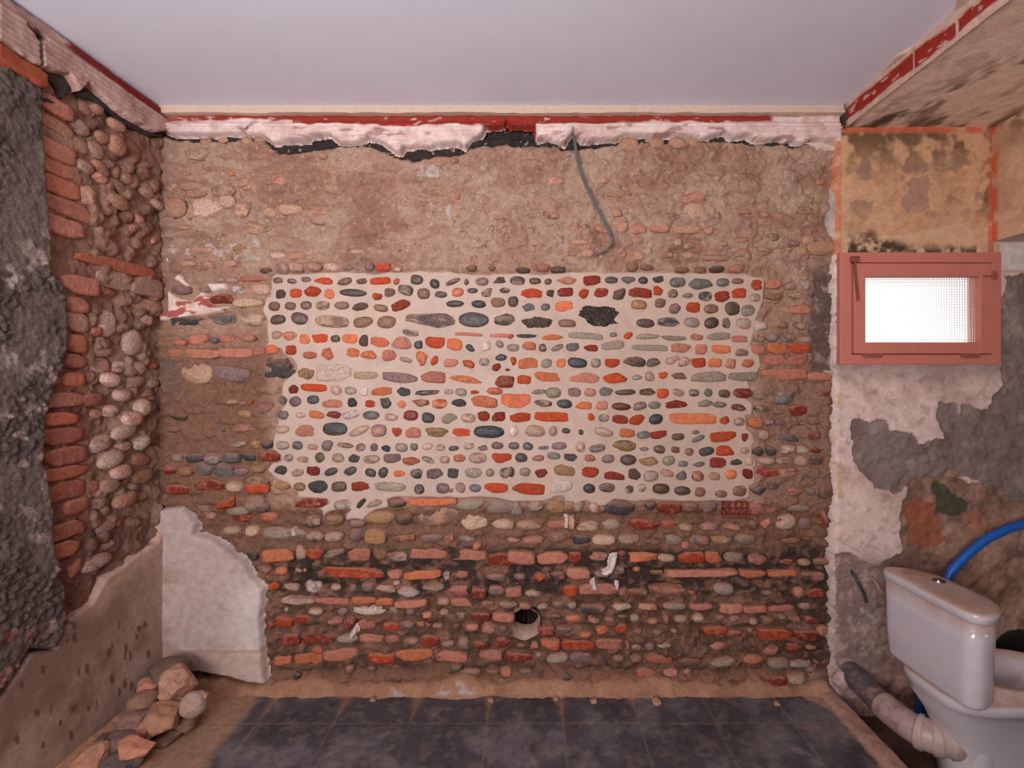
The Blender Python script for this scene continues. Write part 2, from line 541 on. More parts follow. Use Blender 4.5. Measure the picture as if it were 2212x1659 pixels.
# ------------------------------------------------------------------ back wall
_lump = [(rng.uniform(345, 1800), rng.uniform(300, 590), rng.uniform(14, 42), rng.uniform(9, 18)) for _ in range(230)]
_lump += [(rng.uniform(345, 600), rng.uniform(590, 1100), rng.uniform(14, 34), rng.uniform(9, 16)) for _ in range(80)]
_lump += [(rng.uniform(1625, 1800), rng.uniform(590, 1480), rng.uniform(14, 34), rng.uniform(9, 16)) for _ in range(80)]
_lump += [(rng.uniform(560, 1800), rng.uniform(1095, 1480), rng.uniform(10, 26), rng.uniform(7, 13)) for _ in range(230)]


def back_h(U, V, px, py):
    h = 0.014 * fbm(U, V, 3.2, 3, 11) + 0.016 * fbm(U, V, 13, 4, 12) + 0.011 * fbm(U, V, 46, 3, 13)
    # ridged crumbs
    h = h + 0.008 * (0.5 - np.abs(fbm(U, V, 26, 3, 14)))
    # courses
    low = sstep(1085, 1120, py)
    h = h + low * (-0.022 + 0.005 * np.sin(py / 31.0 * 2 * np.pi + 0.9 * np.sin(px / 130.0)) + 0.014 * fbm(U, V * 1.6, 17, 4, 15))
    lm = np.zeros_like(h)
    for (x, y, a, b) in _lump:
        y = round(y / 24.0) * 24 + (y % 7 - 3)
        d = ((px - x) / a) ** 2 + ((py - y) / b) ** 2
        lm = np.maximum(lm, np.sqrt(np.clip(1 - d, 0, 1)) * 0.017)
    h = h + lm
    # cracks
    ck = np.abs(fbm(U, V, 4.5, 4, 31))
    h = h - 0.008 * (1 - sstep(0.0, 0.012, ck)) * sstep(0.0, 0.2, fbm(U, V, 2, 2, 32))
    ps = polydist(px, py, PANEL)
    h = np.where(ps > -6, h * (1 - sstep(-6, 6, ps)) - 0.004 * sstep(-6, 6, ps), h)
    # foot of the wall: loose dust fillet
    h = h + 0.05 * sstep(1455, 1512, py)
    # dark broken slots under the cornice
    dk = polydist(px, py, DARK_BAND)
    h = h - 0.018 * sstep(-3, 5, dk)
    slot = ((px > 1040) & (px < 1160)) * sstep(300, 292, py)
    h = h - 0.03 * slot
    # round core hole
    d = np.hypot((px - 1134) / 33.0, (py - 1346) / 35.0)
    h = np.where(d < 1.0, -0.42, h)
    return h


_sp = [(rng.uniform(360, 1800), rng.uniform(310, 590)) for _ in range(90)]


def back_c(U, V, px, py):
    n1, n2, n3 = fbm(U, V, 3.0, 4, 41), fbm(U, V, 9, 4, 42), fbm(U, V, 26, 4, 43)
    c = np.ones(U.shape + (3,)) * lin((206, 162, 139))
    c = blend(c, sstep(0.0, 0.5, n2) * 0.6, (204, 164, 146))
    c = blend(c, sstep(0.05, 0.5, -n1) * 0.4, (164, 118, 100))
    # light on the middle of the upper wall, painted in as brighter mortar
    m = sstep(330, 470, px) * sstep(1750, 1150, px) * sstep(330, 380, py) * sstep(560, 480, py)
    c = blend(c, m * 0.45 * sstep(-0.3, 0.4, n2), (220, 182, 156))
    pz = fbm(U, V * 1.5, 5.0, 5, 46)
    c = blend(c, sstep(0.10, 0.14, pz) * sstep(620, 580, py) * 0.55, (220, 186, 162))
    c = blend(c, sstep(0.16, 0.20, -pz) * sstep(620, 580, py) * 0.45, (166, 116, 94))
    pz = fbm(U, V * 1.4, 9.0, 5, 47)
    c = blend(c, sstep(0.16, 0.20, pz) * sstep(620, 580, py) * 0.4, (196, 146, 128))
    ck = np.abs(fbm(U, V, 5.5, 5, 33))
    c = blend(c, sstep(0.010, 0.003, ck) * sstep(0.05, 0.15, fbm(U, V, 3, 2, 34)) * 0.7, (92, 62, 48))
    # left strip: browner
    c = blend(c, sstep(600, 560, px) * sstep(690, 800, py) * 0.85, (152, 108, 86))
    c = blend(c, sstep(420, 350, px) * 0.5, (150, 108, 88))
    c = blend(c, sstep(1625, 1650, px) * sstep(600, 820, py) * 0.6, (158, 114, 92))
    # lower wall
    c = blend(c, sstep(1080, 1110, py) * 0.9, (150, 108, 86))
    c = blend(c, sstep(1255, 1300, py + 25 * n2) * 0.9, (126, 92, 76))
    band = sstep(1178, 1200, py + 18 * n2) * sstep(1305, 1270, py + 18 * n2) * sstep(555, 600, px)
    c = blend(c, band * 0.93, (70, 56, 51))
    c = blend(c, sstep(1640, 1760, px + 40 * n2) * sstep(1190, 1260, py) * 0.75, (78, 60, 52))
    c = blend(c, sstep(0.05, 0.35, fbm(U, V * 1.6, 17, 4, 15)) * sstep(1190, 1230, py) * 0.75, (176, 124, 102))
    c = blend(c, sstep(0.1, 0.4, n3) * sstep(1100, 1160, py) * 0.4, (188, 136, 112))
    c = blend(c, sstep(0.1, 0.4, -n3) * sstep(1250, 1280, py) * 0.5, (84, 62, 52))
    # foot dust
    c = blend(c, sstep(1440, 1470, py + 14 * n2), (166, 120, 96))
    c = blend(c, sstep(1482, 1490, py) * ((px > 850) & (px < 1030)) * sstep(-0.3, 0.2, n3), (190, 172, 172))
    # darker, mottled right edge beside the window wall
    r = sstep(1735, 1765, px + 22 * n2) * sstep(545, 600, py) * sstep(815, 790, py)
    c = blend(c, r * 0.85, (112, 92, 88))
    c = blend(c, r * sstep(0.05, 0.4, n3), (186, 160, 150))
    c = blend(c, sstep(1780, 1800, px + 10 * n3) * sstep(810, 850, py) * 0.8, (92, 78, 66))
    # dark mortar under the cornice
    dk = polydist(px, py, DARK_BAND) + 7 * fbm(U, V, 45, 3, 44)
    c = blend(c, sstep(-1.5, 1.5, dk), (68, 60, 58))
    c = blend(c, 1.0 * (np.hypot((px - 1134) / 33.0, (py - 1346) / 35.0) < 1.04), (46, 36, 31))  # shade inside the round core hole painted as near-black brown
    # flecks of white paint
    f = ((px > 930) & (px < 975) & (py > 440) & (py < 500)) | ((px > 890) & (px < 950) & (py > 360) & (py < 385)) | ((px > 370) & (px < 560) & (py > 515) & (py < 560))
    c = blend(c, f * sstep(0.12, 0.2, n3 + 0.3 * n2), (226, 204, 194))
    f = fbm(U, V, 60, 2, 45)
    c = blend(c, sstep(0.56, 0.62, f) * sstep(600, 560, py) * 0.8, (224, 192, 172))
    # grey smear
    s = polydist(px, py, [(352, 780), (385, 775), (396, 830), (388, 868), (368, 860), (356, 820)]) + 8 * n3
    c = blend(c, sstep(-2, 4, s) * 0.85, (142, 116, 106))
    return c


wall_back, (BU, BV, BH) = grid('wall_back', BK, XL - 0.03, 1.60, -0.02, ZC + 0.01, 0.0058, back_h, back_c, M_wall, kind='structure',
                               label='rough stripped back wall of pebbles, bricks and earth mortar', cat='wall')


def back_base(u, v):
    i = int(round((v - BV[0, 0]) / (BV[1, 0] - BV[0, 0]))); j = int(round((u - BU[0, 0]) / (BU[0, 1] - BU[0, 0])))
    i = min(max(i, 2), BH.shape[0] - 3); j = min(max(j, 2), BH.shape[1] - 3)
    return float(np.median(BH[i - 2:i + 3, j - 2:j + 3]))


# ------------------------------------------------------------------ the repointed panel
def panel_h(U, V, px, py):
    return 0.004 * fbm(U, V, 5, 3, 51) + 0.0022 * fbm(U, V, 22, 3, 52)


def panel_c(U, V, px, py):
    c = flatcol((194, 170, 156), 0.05, 5, 53)(U, V, px, py)
    c = blend(c, 0.35 * sstep(1000, 1500, px + 60 * fbm(U, V, 3, 3, 54)), (188, 156, 136))
    return c


panel = layer('pebble_masonry', BK, [PANEL], 0.012, 0.0055, 0.006, panel_h, panel_c, M_panel, rag_scale=40, sink=0.02,
              label='pale lime mortar panel set with rows of pebbles and red brick pieces', cat='stonework')

T1 = '''172 187 88 55 p t;294 195 85 48 p G;415 180 85 45 p t;565 190 165 65 b o;745 198 130 65 p t -15;892 195 95 55 s t;1053 192 185 65 b o -5;1192 195 65 50 s O -50;1366 180 108 85 p T;1520 215 85 85 p G;1678 198 145 45 p G -20;
1795 202 45 60 s t;1928 197 115 72 p m;2077 190 108 68 s G;195 308 95 85 s T;330 298 110 85 b o;468 282 155 105 s o;615 302 95 95 b O;818 293 240 68 p G 2;1025 322 90 70 s o;1135 292 95 80 b t;1270 268 130 90 p T 15;1424 302 108 95 p t;
1575 308 108 58 p n;1718 290 100 80 p O;1847 275 95 48 p G;1975 292 105 75 s c -40;2122 272 88 48 p G;142 410 105 82 p t;280 408 100 72 p t;415 402 100 78 p t;558 405 125 85 p t;720 402 125 72 p t;880 412 135 75 s T;1058 425 125 62 p t 10;
1228 398 170 95 b d -12;1695 388 155 60 p T;1898 390 125 68 p G;2062 378 130 85 s t;2195 368 90 90 p T;175 525 130 85 p T;360 515 150 110 p T;637 540 290 110 p t 4;907 545 172 95 p t;1106 545 160 108 p t;1490 525 440 130 s m 5;1855 525 260 130 p G 3;
2120 520 180 110 s T;165 655 95 75 s c;275 665 130 80 s O;405 690 105 95 b O;532 685 150 95 b o;667 687 82 62 p T;790 690 130 85 b O;907 705 82 105 b T;1050 718 170 90 b O;1232 725 185 110 s k;1315 640 135 55 s g 8;1383 740 78 72 p n;
1522 722 175 105 b o;1692 738 140 105 b O;1812 650 250 32 b k 3;2092 660 215 38 b k 2;1828 768 90 60 p n 25;1955 752 95 90 s w;2080 735 75 60 p v 35;2185 765 90 60 p v'''
T2 = '''72 190 130 78 p T;223 193 100 58 p T;335 198 65 58 p t;500 188 180 68 s k;712 188 155 90 b d;880 183 110 60 p G;1022 185 118 65 s g;1152 187 85 65 p G;1278 177 100 65 s G;1447 205 135 85 p g;1645 220 205 105 s g;1835 205 115 75 p g;
1965 193 105 52 p t;2123 227 105 100 b o;190 298 210 98 b o 3;355 300 70 65 s T;482 288 140 80 b d;640 302 95 88 s o;788 293 138 92 b d;946 305 125 105 s T;1128 293 210 88 b d 4;1278 273 95 85 s o;1408 300 88 75 p T;1535 318 105 52 s v;
1685 325 115 85 p n;1832 327 140 100 b d -8;1975 297 128 92 b o;2112 337 98 75 p c;35 368 85 95 p T;170 420 120 75 s g;313 416 90 68 p g;470 410 175 100 b O;1117 398 138 85 p y;1294 382 100 80 s t;1424 430 110 90 s g;1580 420 125 95 b o;
1737 432 125 85 p t;1920 430 130 120 p T;2055 445 125 105 p v;240 550 280 105 r T;498 557 155 75 p t;815 495 470 210 r X;1170 555 165 80 p T;1370 545 205 85 s G;1568 547 138 92 p v;1740 552 130 100 p T -20;1867 553 75 92 s T;
2015 560 130 100 p v;15 667 55 45 s o;150 665 180 35 s n;368 675 195 52 b O;660 663 310 58 b v;898 655 68 42 p g;1022 660 85 62 s o;1190 668 205 50 s v -3;1410 685 225 45 s v;1610 673 118 65 b k;1800 668 220 72 b v -2;1975 690 150 62 b k 3;
40 765 95 70 p v;172 755 120 85 s O;290 765 70 70 p T;408 768 125 52 s v -28;547 762 115 78 b g;704 768 130 60 b d;890 745 220 85 b v -2;1210 765 345 60 b v 2;1475 768 185 85 b k;1650 780 105 90 b k;1820 780 180 80 b O;2000 808 115 70 s m 10'''
T3 = '''120 60 110 85 b O;293 68 105 90 s o;440 110 140 65 s O;592 102 100 110 s O -20;818 88 115 85 b O 5;955 108 145 80 s O;1122 112 140 95 s O;1270 150 110 50 s c 10;1410 140 105 130 s O;1518 155 60 90 s o 10;1660 175 130 72 s k;1810 180 115 70 s o 20;
1945 168 90 68 p v;2090 128 98 58 p G;2050 215 80 65 s d -20;2148 236 45 25 s d;415 265 140 110 s y;650 262 310 155 b w;930 282 225 72 b c -2;1222 305 310 90 b m 5;1505 298 215 105 b k;1785 315 285 62 s O 6;2118 338 165 105 s d;
307 405 85 80 s d -20;482 390 230 68 b o 2;672 410 95 82 p c;798 415 105 65 p v;910 422 78 85 p w;1068 420 190 80 b O;1252 422 120 80 s n;1455 432 210 45 s N -4;1640 425 80 45 s c;1745 428 100 70 p v;1865 428 70 35 s o;2035 420 135 62 p O;
322 508 110 90 p m -25;475 493 105 75 p G;640 525 185 75 b k;812 517 82 82 s n;965 528 90 68 b o;1098 522 100 98 s n;1235 530 85 65 s O;1405 520 160 68 s o;1565 530 140 85 s o;1728 518 130 68 s G;1940 510 240 105 s O 8;210 497 55 75 p g;
218 625 92 78 p g;368 625 85 48 p c;505 622 135 68 b O 4;650 620 130 65 s d 5;800 622 150 80 s w;972 627 145 78 p g;1148 643 118 65 p c;1315 628 128 92 p d;1465 647 110 92 p G;1645 652 135 90 s v -10;1810 650 125 78 p c;1938 632 110 88 s d;
2068 638 120 85 b d'''
T4 = '''60 502 260 125 b O;35 160 50 80 s o;165 180 190 110 b O;320 180 100 80 p v;445 178 85 80 b O;587 175 168 90 p n;745 177 88 85 p v;888 178 135 80 b o;1075 165 190 100 s G;1235 170 125 80 s g;1395 158 140 75 s c -15;1505 168 120 85 s c -30;
1625 175 135 88 b o;1770 175 120 85 b O;1902 180 100 90 s k;2055 183 115 75 s O;15 340 60 95 s d;130 320 130 85 b o;340 298 270 98 b O 4;645 302 270 92 b k 4;915 305 215 92 s o;1100 300 90 48 p v;1208 293 90 92 p v;1323 282 90 70 b o;
1462 287 145 60 s t;1712 295 315 95 b v;2010 295 265 82 b v;255 425 130 45 s v;380 433 140 95 p v;562 428 115 82 b m;697 430 105 72 p k;832 423 115 78 s g;1000 428 175 52 p T;1190 425 140 65 s T;1320 440 105 90 b o;1452 430 110 72 p c;
1588 433 95 65 p G;1717 430 85 75 s g;1850 440 100 70 p T;2005 438 180 85 s d;292 525 155 65 p T 8;475 528 135 80 p n;640 543 155 72 b O;798 542 108 78 b k;965 552 165 68 p d;1120 545 120 72 p m -18;1250 540 110 68 p g;1438 530 208 80 b d;
1685 525 170 75 r v;1808 535 130 60 r v;1975 560 130 65 s d;95 645 190 92 b o;365 640 305 88 b o;703 643 75 70 s o;812 650 95 70 p g;955 663 140 78 b d;1098 665 140 88 s o;1262 660 120 95 p n;1575 655 430 102 b O 0;1850 670 90 72 s o;1978 682 95 80 p v'''
T5 = '''212 68 120 72 p c;400 78 185 115 b k;662 65 215 115 p n;872 80 185 70 p c -25;1040 78 135 108 p m;1195 92 100 92 b o;1338 95 138 98 b k;1535 92 200 82 s y 5;1748 92 165 78 b o;1985 88 270 108 p n;2190 85 70 90 p w;215 205 118 78 p v;342 205 92 78 p g;
472 218 95 55 p c;600 208 108 98 p g;752 205 160 48 s g;885 222 85 72 p m;1000 222 68 70 s m;1102 232 85 60 s G;1235 222 110 80 p v;1343 217 70 70 p g;1457 213 98 62 p c;1568 222 90 68 s c;1685 230 90 45 p G;1812 210 100 60 p c;1940 225 90 52 s g;
2060 205 105 68 p m;265 312 80 65 p v;388 325 95 55 s c;532 310 88 92 p G -25;692 312 110 85 p c;830 315 98 72 s G;978 325 150 78 p c;1155 318 155 82 b m;1315 338 155 70 s O 8;1465 330 120 50 p g 20;1605 328 88 65 p c;1735 313 105 70 s O;
1890 313 160 98 p c;2095 315 175 88 b o;195 418 112 85 s G;340 440 105 70 s c;476 425 120 85 b d;630 432 118 65 p G -15;797 428 118 75 p G -20;968 440 100 75 p G 15;1077 438 80 95 p T 25;1217 445 105 58 b O;1368 450 115 88 s G;1530 445 160 100 s m;
1682 443 105 92 s n;1850 440 155 92 p v;1995 438 78 75 p v;2140 440 130 92 s G;358 562 100 75 p y;515 562 170 110 s n;698 560 138 92 p T;880 556 170 92 b d;1135 560 280 80 p v 3;1388 582 88 88 p n;1590 575 115 90 p m;1660 592 40 38 p t;
1740 568 88 88 p v;1868 572 105 70 p g;2048 572 212 92 b o;885 710 125 50 s G -50;1000 705 140 60 s c -25'''
T6 = '''50 78 60 85 p w;220 82 180 105 p c;378 82 75 85 p c;490 80 70 48 p G;617 92 45 50 p n;812 90 165 80 p c 10;1015 98 138 85 b O;1155 115 115 65 p g;1285 115 155 75 b d -8;1452 132 108 62 p T;1605 92 68 35 p m -10;1625 148 120 45 p g -25;
1840 132 235 92 b o -3;2028 138 62 80 b d;40 210 95 65 p m;162 210 90 70 p g;295 225 95 35 s g;430 208 130 62 p m;610 218 90 98 p c;758 230 145 70 p m;990 208 208 100 s y;1162 238 85 40 s g;1290 238 100 75 p T;1430 240 78 62 s t;1548 262 85 70 p t;
1695 258 135 75 p G -10;1858 252 165 95 b o;2025 250 80 60 p c;105 310 105 82 p G;248 315 100 55 p k;385 295 115 62 p g;528 305 120 72 s G 10;695 315 110 62 s k;850 322 112 75 p m;1025 330 140 95 p T;1195 340 180 78 s y;1370 335 110 88 p v;
1492 362 95 55 p g;1625 370 120 45 s g -8;1795 355 145 95 b d;1952 350 105 60 s G;2065 342 65 75 p c;20 435 55 90 p G;135 432 95 75 p v;278 445 108 75 s d -10;480 420 190 105 s y;700 435 160 100 b o;905 465 185 75 b d 3;1080 455 110 105 s T;
1218 468 125 95 p v;1355 438 120 70 s c 10;1483 465 100 70 s g -25;1620 470 105 95 p t;1765 470 100 70 p y;1908 455 95 85 p O;2050 450 95 92 b d;168 580 285 100 b o 3;440 562 205 105 s w -10;688 575 105 85 p n 20;840 568 135 82 p t 8;
1033 585 72 68 p G;1140 570 68 70 p c;1305 578 145 88 p T;1490 598 140 85 p T;1640 605 95 85 p t;1822 622 105 65 p t;1978 595 130 95 p t'''
pan = parse(T1, 560, 560, 4) + parse(T2, 1100, 560, 4) + parse(T3, 560, 740, 4) + parse(T4, 1100, 740, 4) + parse(T5, 560, 910, 4) + parse(T6, 1100, 910, 4)


def prot_panel(kd, hd, r, c):
    if c == 'X': return 0.006
    if kd == 'b': return r.uniform(0.004, 0.010)
    return min(hd * 0.8, r.uniform(0.010, 0.019))


make_stones(pan, BK, panel, lambda u, v: 0.012, prot_panel, ('pebble', 'brick', 'stone_fragment', 'brick_fragment'), (M_peb, M_brick, M_stone), cap=100, grow=1.02)

# ------------------------------------------------------------------ stones of the bare wall round the panel
W1 = '''70 105 110 55 p T;215 85 120 90 p c;345 78 120 80 p c;485 72 130 75 p v;630 68 140 85 p c;755 72 100 45 p v;960 70 90 70 p m;1078 75 130 68 b o;1205 90 60 40 p c;1840 85 90 60 p t;2010 85 60 50 p t'''
W2 = '''115 98 130 65 p T;290 75 130 75 p k;420 95 130 60 p T;1060 65 100 90 p t;1185 72 130 60 p t;1490 92 130 55 p t;1650 95 105 70 p t;1785 90 130 65 p T;1940 88 130 70 p k;2145 780 120 90 b k'''
W5 = '''82 195 100 78 p G;100 295 165 90 b d;210 555 130 75 p y;450 702 275 90 b d;725 715 175 100 p w;1195 700 175 90 p T;1500 692 410 68 b O;1832 712 240 110 p v;2090 725 270 140 s v'''
W6 = '''2140 255 90 85 s G;2180 110 100 90 p c;2185 430 100 70 b d;2150 590 140 90 s G;2110 8 125 90 b O'''
W3 = '165 225 330 200 r G;120 60 110 85 b O'
W7 = '''75 150 160 85 p O;20 60 150 100 p m;460 190 150 110 p T;640 178 170 105 p y;840 205 145 75 p m;1035 152 265 115 p y;1255 168 165 105 p T;1530 140 370 170 p u;1865 195 250 160 p c -5;2100 215 200 105 p c;195 300 390 120 p v 3;298 280 85 90 s w;
475 315 165 100 p n;645 312 165 92 p c;825 315 150 130 s m;1000 315 180 140 b y;1245 330 200 115 s k;1480 340 205 90 p m;1640 345 90 85 s k;1790 342 155 70 p g;1885 395 75 75 p k;150 485 275 110 b O;345 465 100 130 s c;470 480 145 100 b o;
645 465 190 80 s v;850 480 200 120 b k;1035 470 120 110 b t;1185 490 180 100 s m;1455 470 330 90 b k;1805 485 310 95 b k;2110 520 260 100 b d 8;45 620 95 80 p t;185 615 105 75 p O;335 612 70 45 p c;395 605 30 35 p k;500 580 110 95 s T;
815 640 520 95 b o 3;1170 650 130 90 s k;1400 660 330 80 b O;1615 665 60 80 s w;1740 655 130 60 s k;2050 660 165 62 p m;120 755 105 75 s o -20;265 765 150 75 s c;455 755 150 120 p w;650 765 90 65 p c;800 775 75 75 p m;935 757 125 85 p m;
1090 775 180 75 s c;1180 725 60 50 p w;1290 790 200 90 s w;1500 770 190 80 s v;1725 795 200 95 s k;1900 795 130 95 b d;2045 785 145 85 p m;2170 800 90 90 b k'''
W8 = '''60 75 120 130 s v;225 48 150 100 p c;400 55 170 125 p y;600 55 100 100 s c;735 58 95 95 p c 30;945 65 270 130 p G;1218 45 95 75 p G;1380 65 210 105 b d;1560 60 155 95 p t;1740 58 140 100 s m;2140 70 160 120 s k;
15 220 60 85 p c;175 222 235 95 p c;415 225 180 85 p k;540 190 60 130 s c;680 225 190 90 s c;885 220 165 105 p c;1180 210 290 105 s d;1385 215 155 85 s O;1530 238 125 72 p c;1735 232 175 82 p m;1930 235 160 70 s k;2095 215 85 95 p t;
40 350 120 70 p k;205 355 190 75 p k;410 330 180 90 s t;620 350 180 95 p G;820 345 200 95 p c;1040 345 190 90 s c;1240 375 150 60 s T;1435 345 185 115 p v;1530 395 80 70 s k;1650 350 180 90 p g;1845 350 190 90 p y;2045 340 190 105 p v;
105 500 240 110 b k;375 510 270 110 b k;575 510 115 100 b d;760 500 190 80 s k;985 490 70 60 s d;1165 505 250 90 s O;1370 515 150 80 p c;1580 500 230 100 b o;1770 500 140 105 b O;1950 510 190 110 s v;2140 510 130 90 s k;
90 665 110 55 p m;265 675 100 85 s o;415 660 150 70 s m;600 645 205 100 b k;805 645 130 55 p g;945 615 110 85 s T;1115 620 70 50 p k;1280 635 120 50 s y;1665 635 620 65 b k 0;2110 645 220 60 b O 0;40 795 140 80 b k;215 815 150 60 s c;
530 800 125 95 b o;775 785 330 95 b k;990 800 90 70 s k;1110 805 180 60 s t;1370 790 320 110 s k;1580 800 70 50 s O;1860 775 180 110 p v'''
W9 = '''330 75 290 90 s c 5;625 78 300 60 b k;900 75 220 60 b O;1080 82 155 65 b O;1310 95 280 70 b k;1590 85 110 75 p c;1755 95 210 70 b k;1975 100 120 60 s k;2140 100 140 60 p c;225 155 45 45 p v;485 165 125 60 p c;715 170 90 70 p g -30;
925 158 300 100 s w;1155 170 85 75 p v;1295 180 95 70 p g;1450 198 85 60 p O;1590 190 85 60 p c;1740 208 95 65 p t;1915 210 165 68 b d;2110 215 190 85 b k;90 290 80 70 s d;205 260 150 85 b o;370 240 150 75 b d;640 262 150 80 s k;
785 270 100 110 s d;920 295 150 90 b k;1130 305 145 75 b o;1275 300 120 70 p m;1390 285 80 60 s k;1460 290 60 50 s d;1535 310 100 60 p m;1690 300 85 75 p t;1835 312 115 65 p k;1980 320 120 100 s k;2105 325 75 55 p g;265 410 160 100 b d;
500 405 280 100 b d;745 420 190 75 p v;955 412 210 90 b k;1140 420 140 90 s k;1305 435 140 65 p g;1470 430 165 100 b d 5;1630 452 110 55 p c;1765 448 105 105 p v;1910 465 140 80 s d;2110 450 150 90 s d;190 600 150 90 b O;410 590 250 110 b O;
690 550 300 110 b k;500 510 90 70 s O;1045 580 230 90 b o;1330 555 330 105 b O;1660 560 270 90 b k 3;2000 570 200 120 s k;2180 570 100 80 b d;330 720 75 55 s G;770 680 90 80 p t;960 685 75 45 p t;1695 690 110 100 p G;1835 705 155 68 p t;
2005 715 120 50 p t;2130 705 100 80 s k'''
W10 = '''140 112 105 60 p k;30 105 75 55 p c;285 132 110 55 p v;430 122 110 68 p m;545 125 85 70 p v;725 140 235 85 p G;970 120 170 60 s c;1200 125 160 60 s k;1435 122 210 70 p v;1665 130 200 55 b k;1930 150 200 90 b k;2130 150 200 60 b k;
405 220 100 40 p T;555 232 135 65 p O;730 245 120 60 s k;870 245 90 45 p k;990 225 100 50 p T;1095 240 80 70 p v;1245 260 95 55 p k;1365 245 70 80 p t;1490 240 115 65 p c;1640 225 100 80 p c;1830 230 80 55 p t;1955 235 95 60 p v;
2110 255 90 60 p c;320 335 145 75 b d;480 332 145 65 p m;655 350 110 50 p O;815 340 140 85 s O;980 325 125 90 s o;1110 345 90 60 s t;1280 355 75 60 p m;1435 350 60 40 p k;1790 340 210 80 b o;1965 360 140 65 s d;2090 345 60 55 p t;
360 460 170 110 s O;600 465 290 85 b o 2;900 460 300 90 b k;1100 475 85 55 p c;1215 468 85 65 p m;1345 465 130 55 p c;1815 475 150 70 p k;100 460 80 40 p t;215 470 80 70 s k;95 570 205 75 b d;255 562 60 45 p v;420 582 190 90 p v;
620 580 200 90 b m;950 590 110 60 p t;1100 590 140 80 p G;1300 575 230 90 s O;1560 600 200 70 s t;1850 600 220 80 p v;2110 598 210 85 p O;140 710 120 65 p m;490 745 110 60 s G;940 750 150 50 b d;1190 710 180 100 s k;1400 700 130 90 s k;
1540 690 80 60 p k;2150 760 100 70 b d'''
W11 = '''190 70 160 60 s d;335 65 135 75 p k;500 65 110 75 s m;230 150 80 70 s m;380 195 130 70 s k;500 203 75 55 p g;590 205 95 90 p t;165 330 210 80 b k;410 320 190 60 p v;190 435 90 100 s k;330 425 145 110 p c;480 445 105 90 p m;600 400 50 140 s d;
380 570 150 50 p t;490 565 70 60 s T;130 695 140 80 s k;330 715 110 45 s d;455 712 90 55 p y;595 715 135 50 p t;305 792 205 45 b O;520 815 170 70 p T;545 940 160 75 s d;420 930 75 75 p k;210 945 110 50 s m;310 1060 190 50 b k;475 1035 85 60 p v;
190 1130 85 60 p y;310 1120 65 50 p g;400 1130 70 55 p t;525 1145 100 60 s d;240 1220 240 75 b o;470 1235 180 75 b d;590 1210 85 80 p k;220 1340 130 75 s k;400 1340 140 65 s d;525 1340 80 40 p k;275 1440 155 85 p v;435 1450 165 60 p v;
520 1490 90 55 s v;560 1455 60 50 s d;260 1555 120 75 b d;405 1555 135 95 p v;540 1545 120 80 p m'''
W12 = '''255 200 130 80 b k;245 305 150 60 s y;385 215 100 70 s v;505 205 90 80 s w;430 285 130 60 s c;470 400 170 70 b k;155 525 120 100 s w;330 530 90 55 p y;470 525 110 80 s c;245 620 110 80 p v;370 625 140 70 s c;515 640 90 55 p v;140 640 90 50 s v;
285 710 160 90 b O;465 710 170 85 b o;270 805 170 85 b k;440 805 160 90 b k;340 915 360 95 b k;620 930 190 70 b k;150 1075 125 90 p t;320 1098 155 115 p g;155 1188 110 62 p n;300 1215 110 40 p t;440 1200 140 85 b d;210 1295 80 55 p m;290 1295 75 50 b m;
475 1300 75 45 p n;565 1295 95 40 s m;365 1415 210 60 s g 8;570 1400 100 60 s d;230 1522 90 80 p n;365 1510 120 80 p c;485 1515 110 75 p c;590 1520 90 45 s d;200 1600 135 70 p c;340 1600 135 65 p c;470 1600 110 90 p c;580 1590 110 75 p G;650 1070 100 50 s d'''
W13 = '''390 128 70 40 p v;475 135 90 42 p c;620 125 170 35 b k;660 190 110 70 b c;165 195 120 60 p m;300 190 80 40 s v;510 190 80 60 p w;580 275 190 60 b c;190 390 190 60 s G;415 370 190 90 s g;600 375 180 90 p c;412 250 145 60 b d;150 522 105 50 s o;
265 505 120 70 b k;355 505 60 50 p g;440 500 100 50 s k;570 495 105 55 p k;130 590 100 55 b k;290 595 220 60 b k;490 590 220 65 b k;640 580 80 60 b k;255 720 200 130 p c;480 720 230 90 b m 8;560 970 95 50 p y 10;605 895 40 35 s o;480 895 80 30 p c;
550 905 70 35 s v;690 935 100 70 s m;140 990 110 50 s T;100 1075 90 40 s t;420 1070 25 30 p g;540 1060 170 60 s t;525 1160 100 40 p v -8;625 1162 70 50 p y;130 1245 110 60 p T;245 1245 125 65 p G;360 1250 105 80 p g;475 1245 115 75 p g;
580 1240 100 55 p n;95 1320 90 60 s d;200 1325 95 65 p t;310 1310 120 90 p g;430 1320 115 100 s g;530 1335 95 50 p m;640 1315 95 55 p y;150 1440 150 65 b d;340 1410 185 70 b d;500 1420 110 75 p c;640 1435 150 60 b o;640 1390 140 60 s u;
455 1525 120 70 s o -15;610 1530 150 110 p t;290 1580 110 80 p t;505 1580 150 65 p v;510 1630 130 60 b d'''
W14 = '1475 140 110 60 p c;1600 145 90 75 p c;1345 40 70 60 p v;1610 300 70 80 s G;1680 395 90 50 s t'
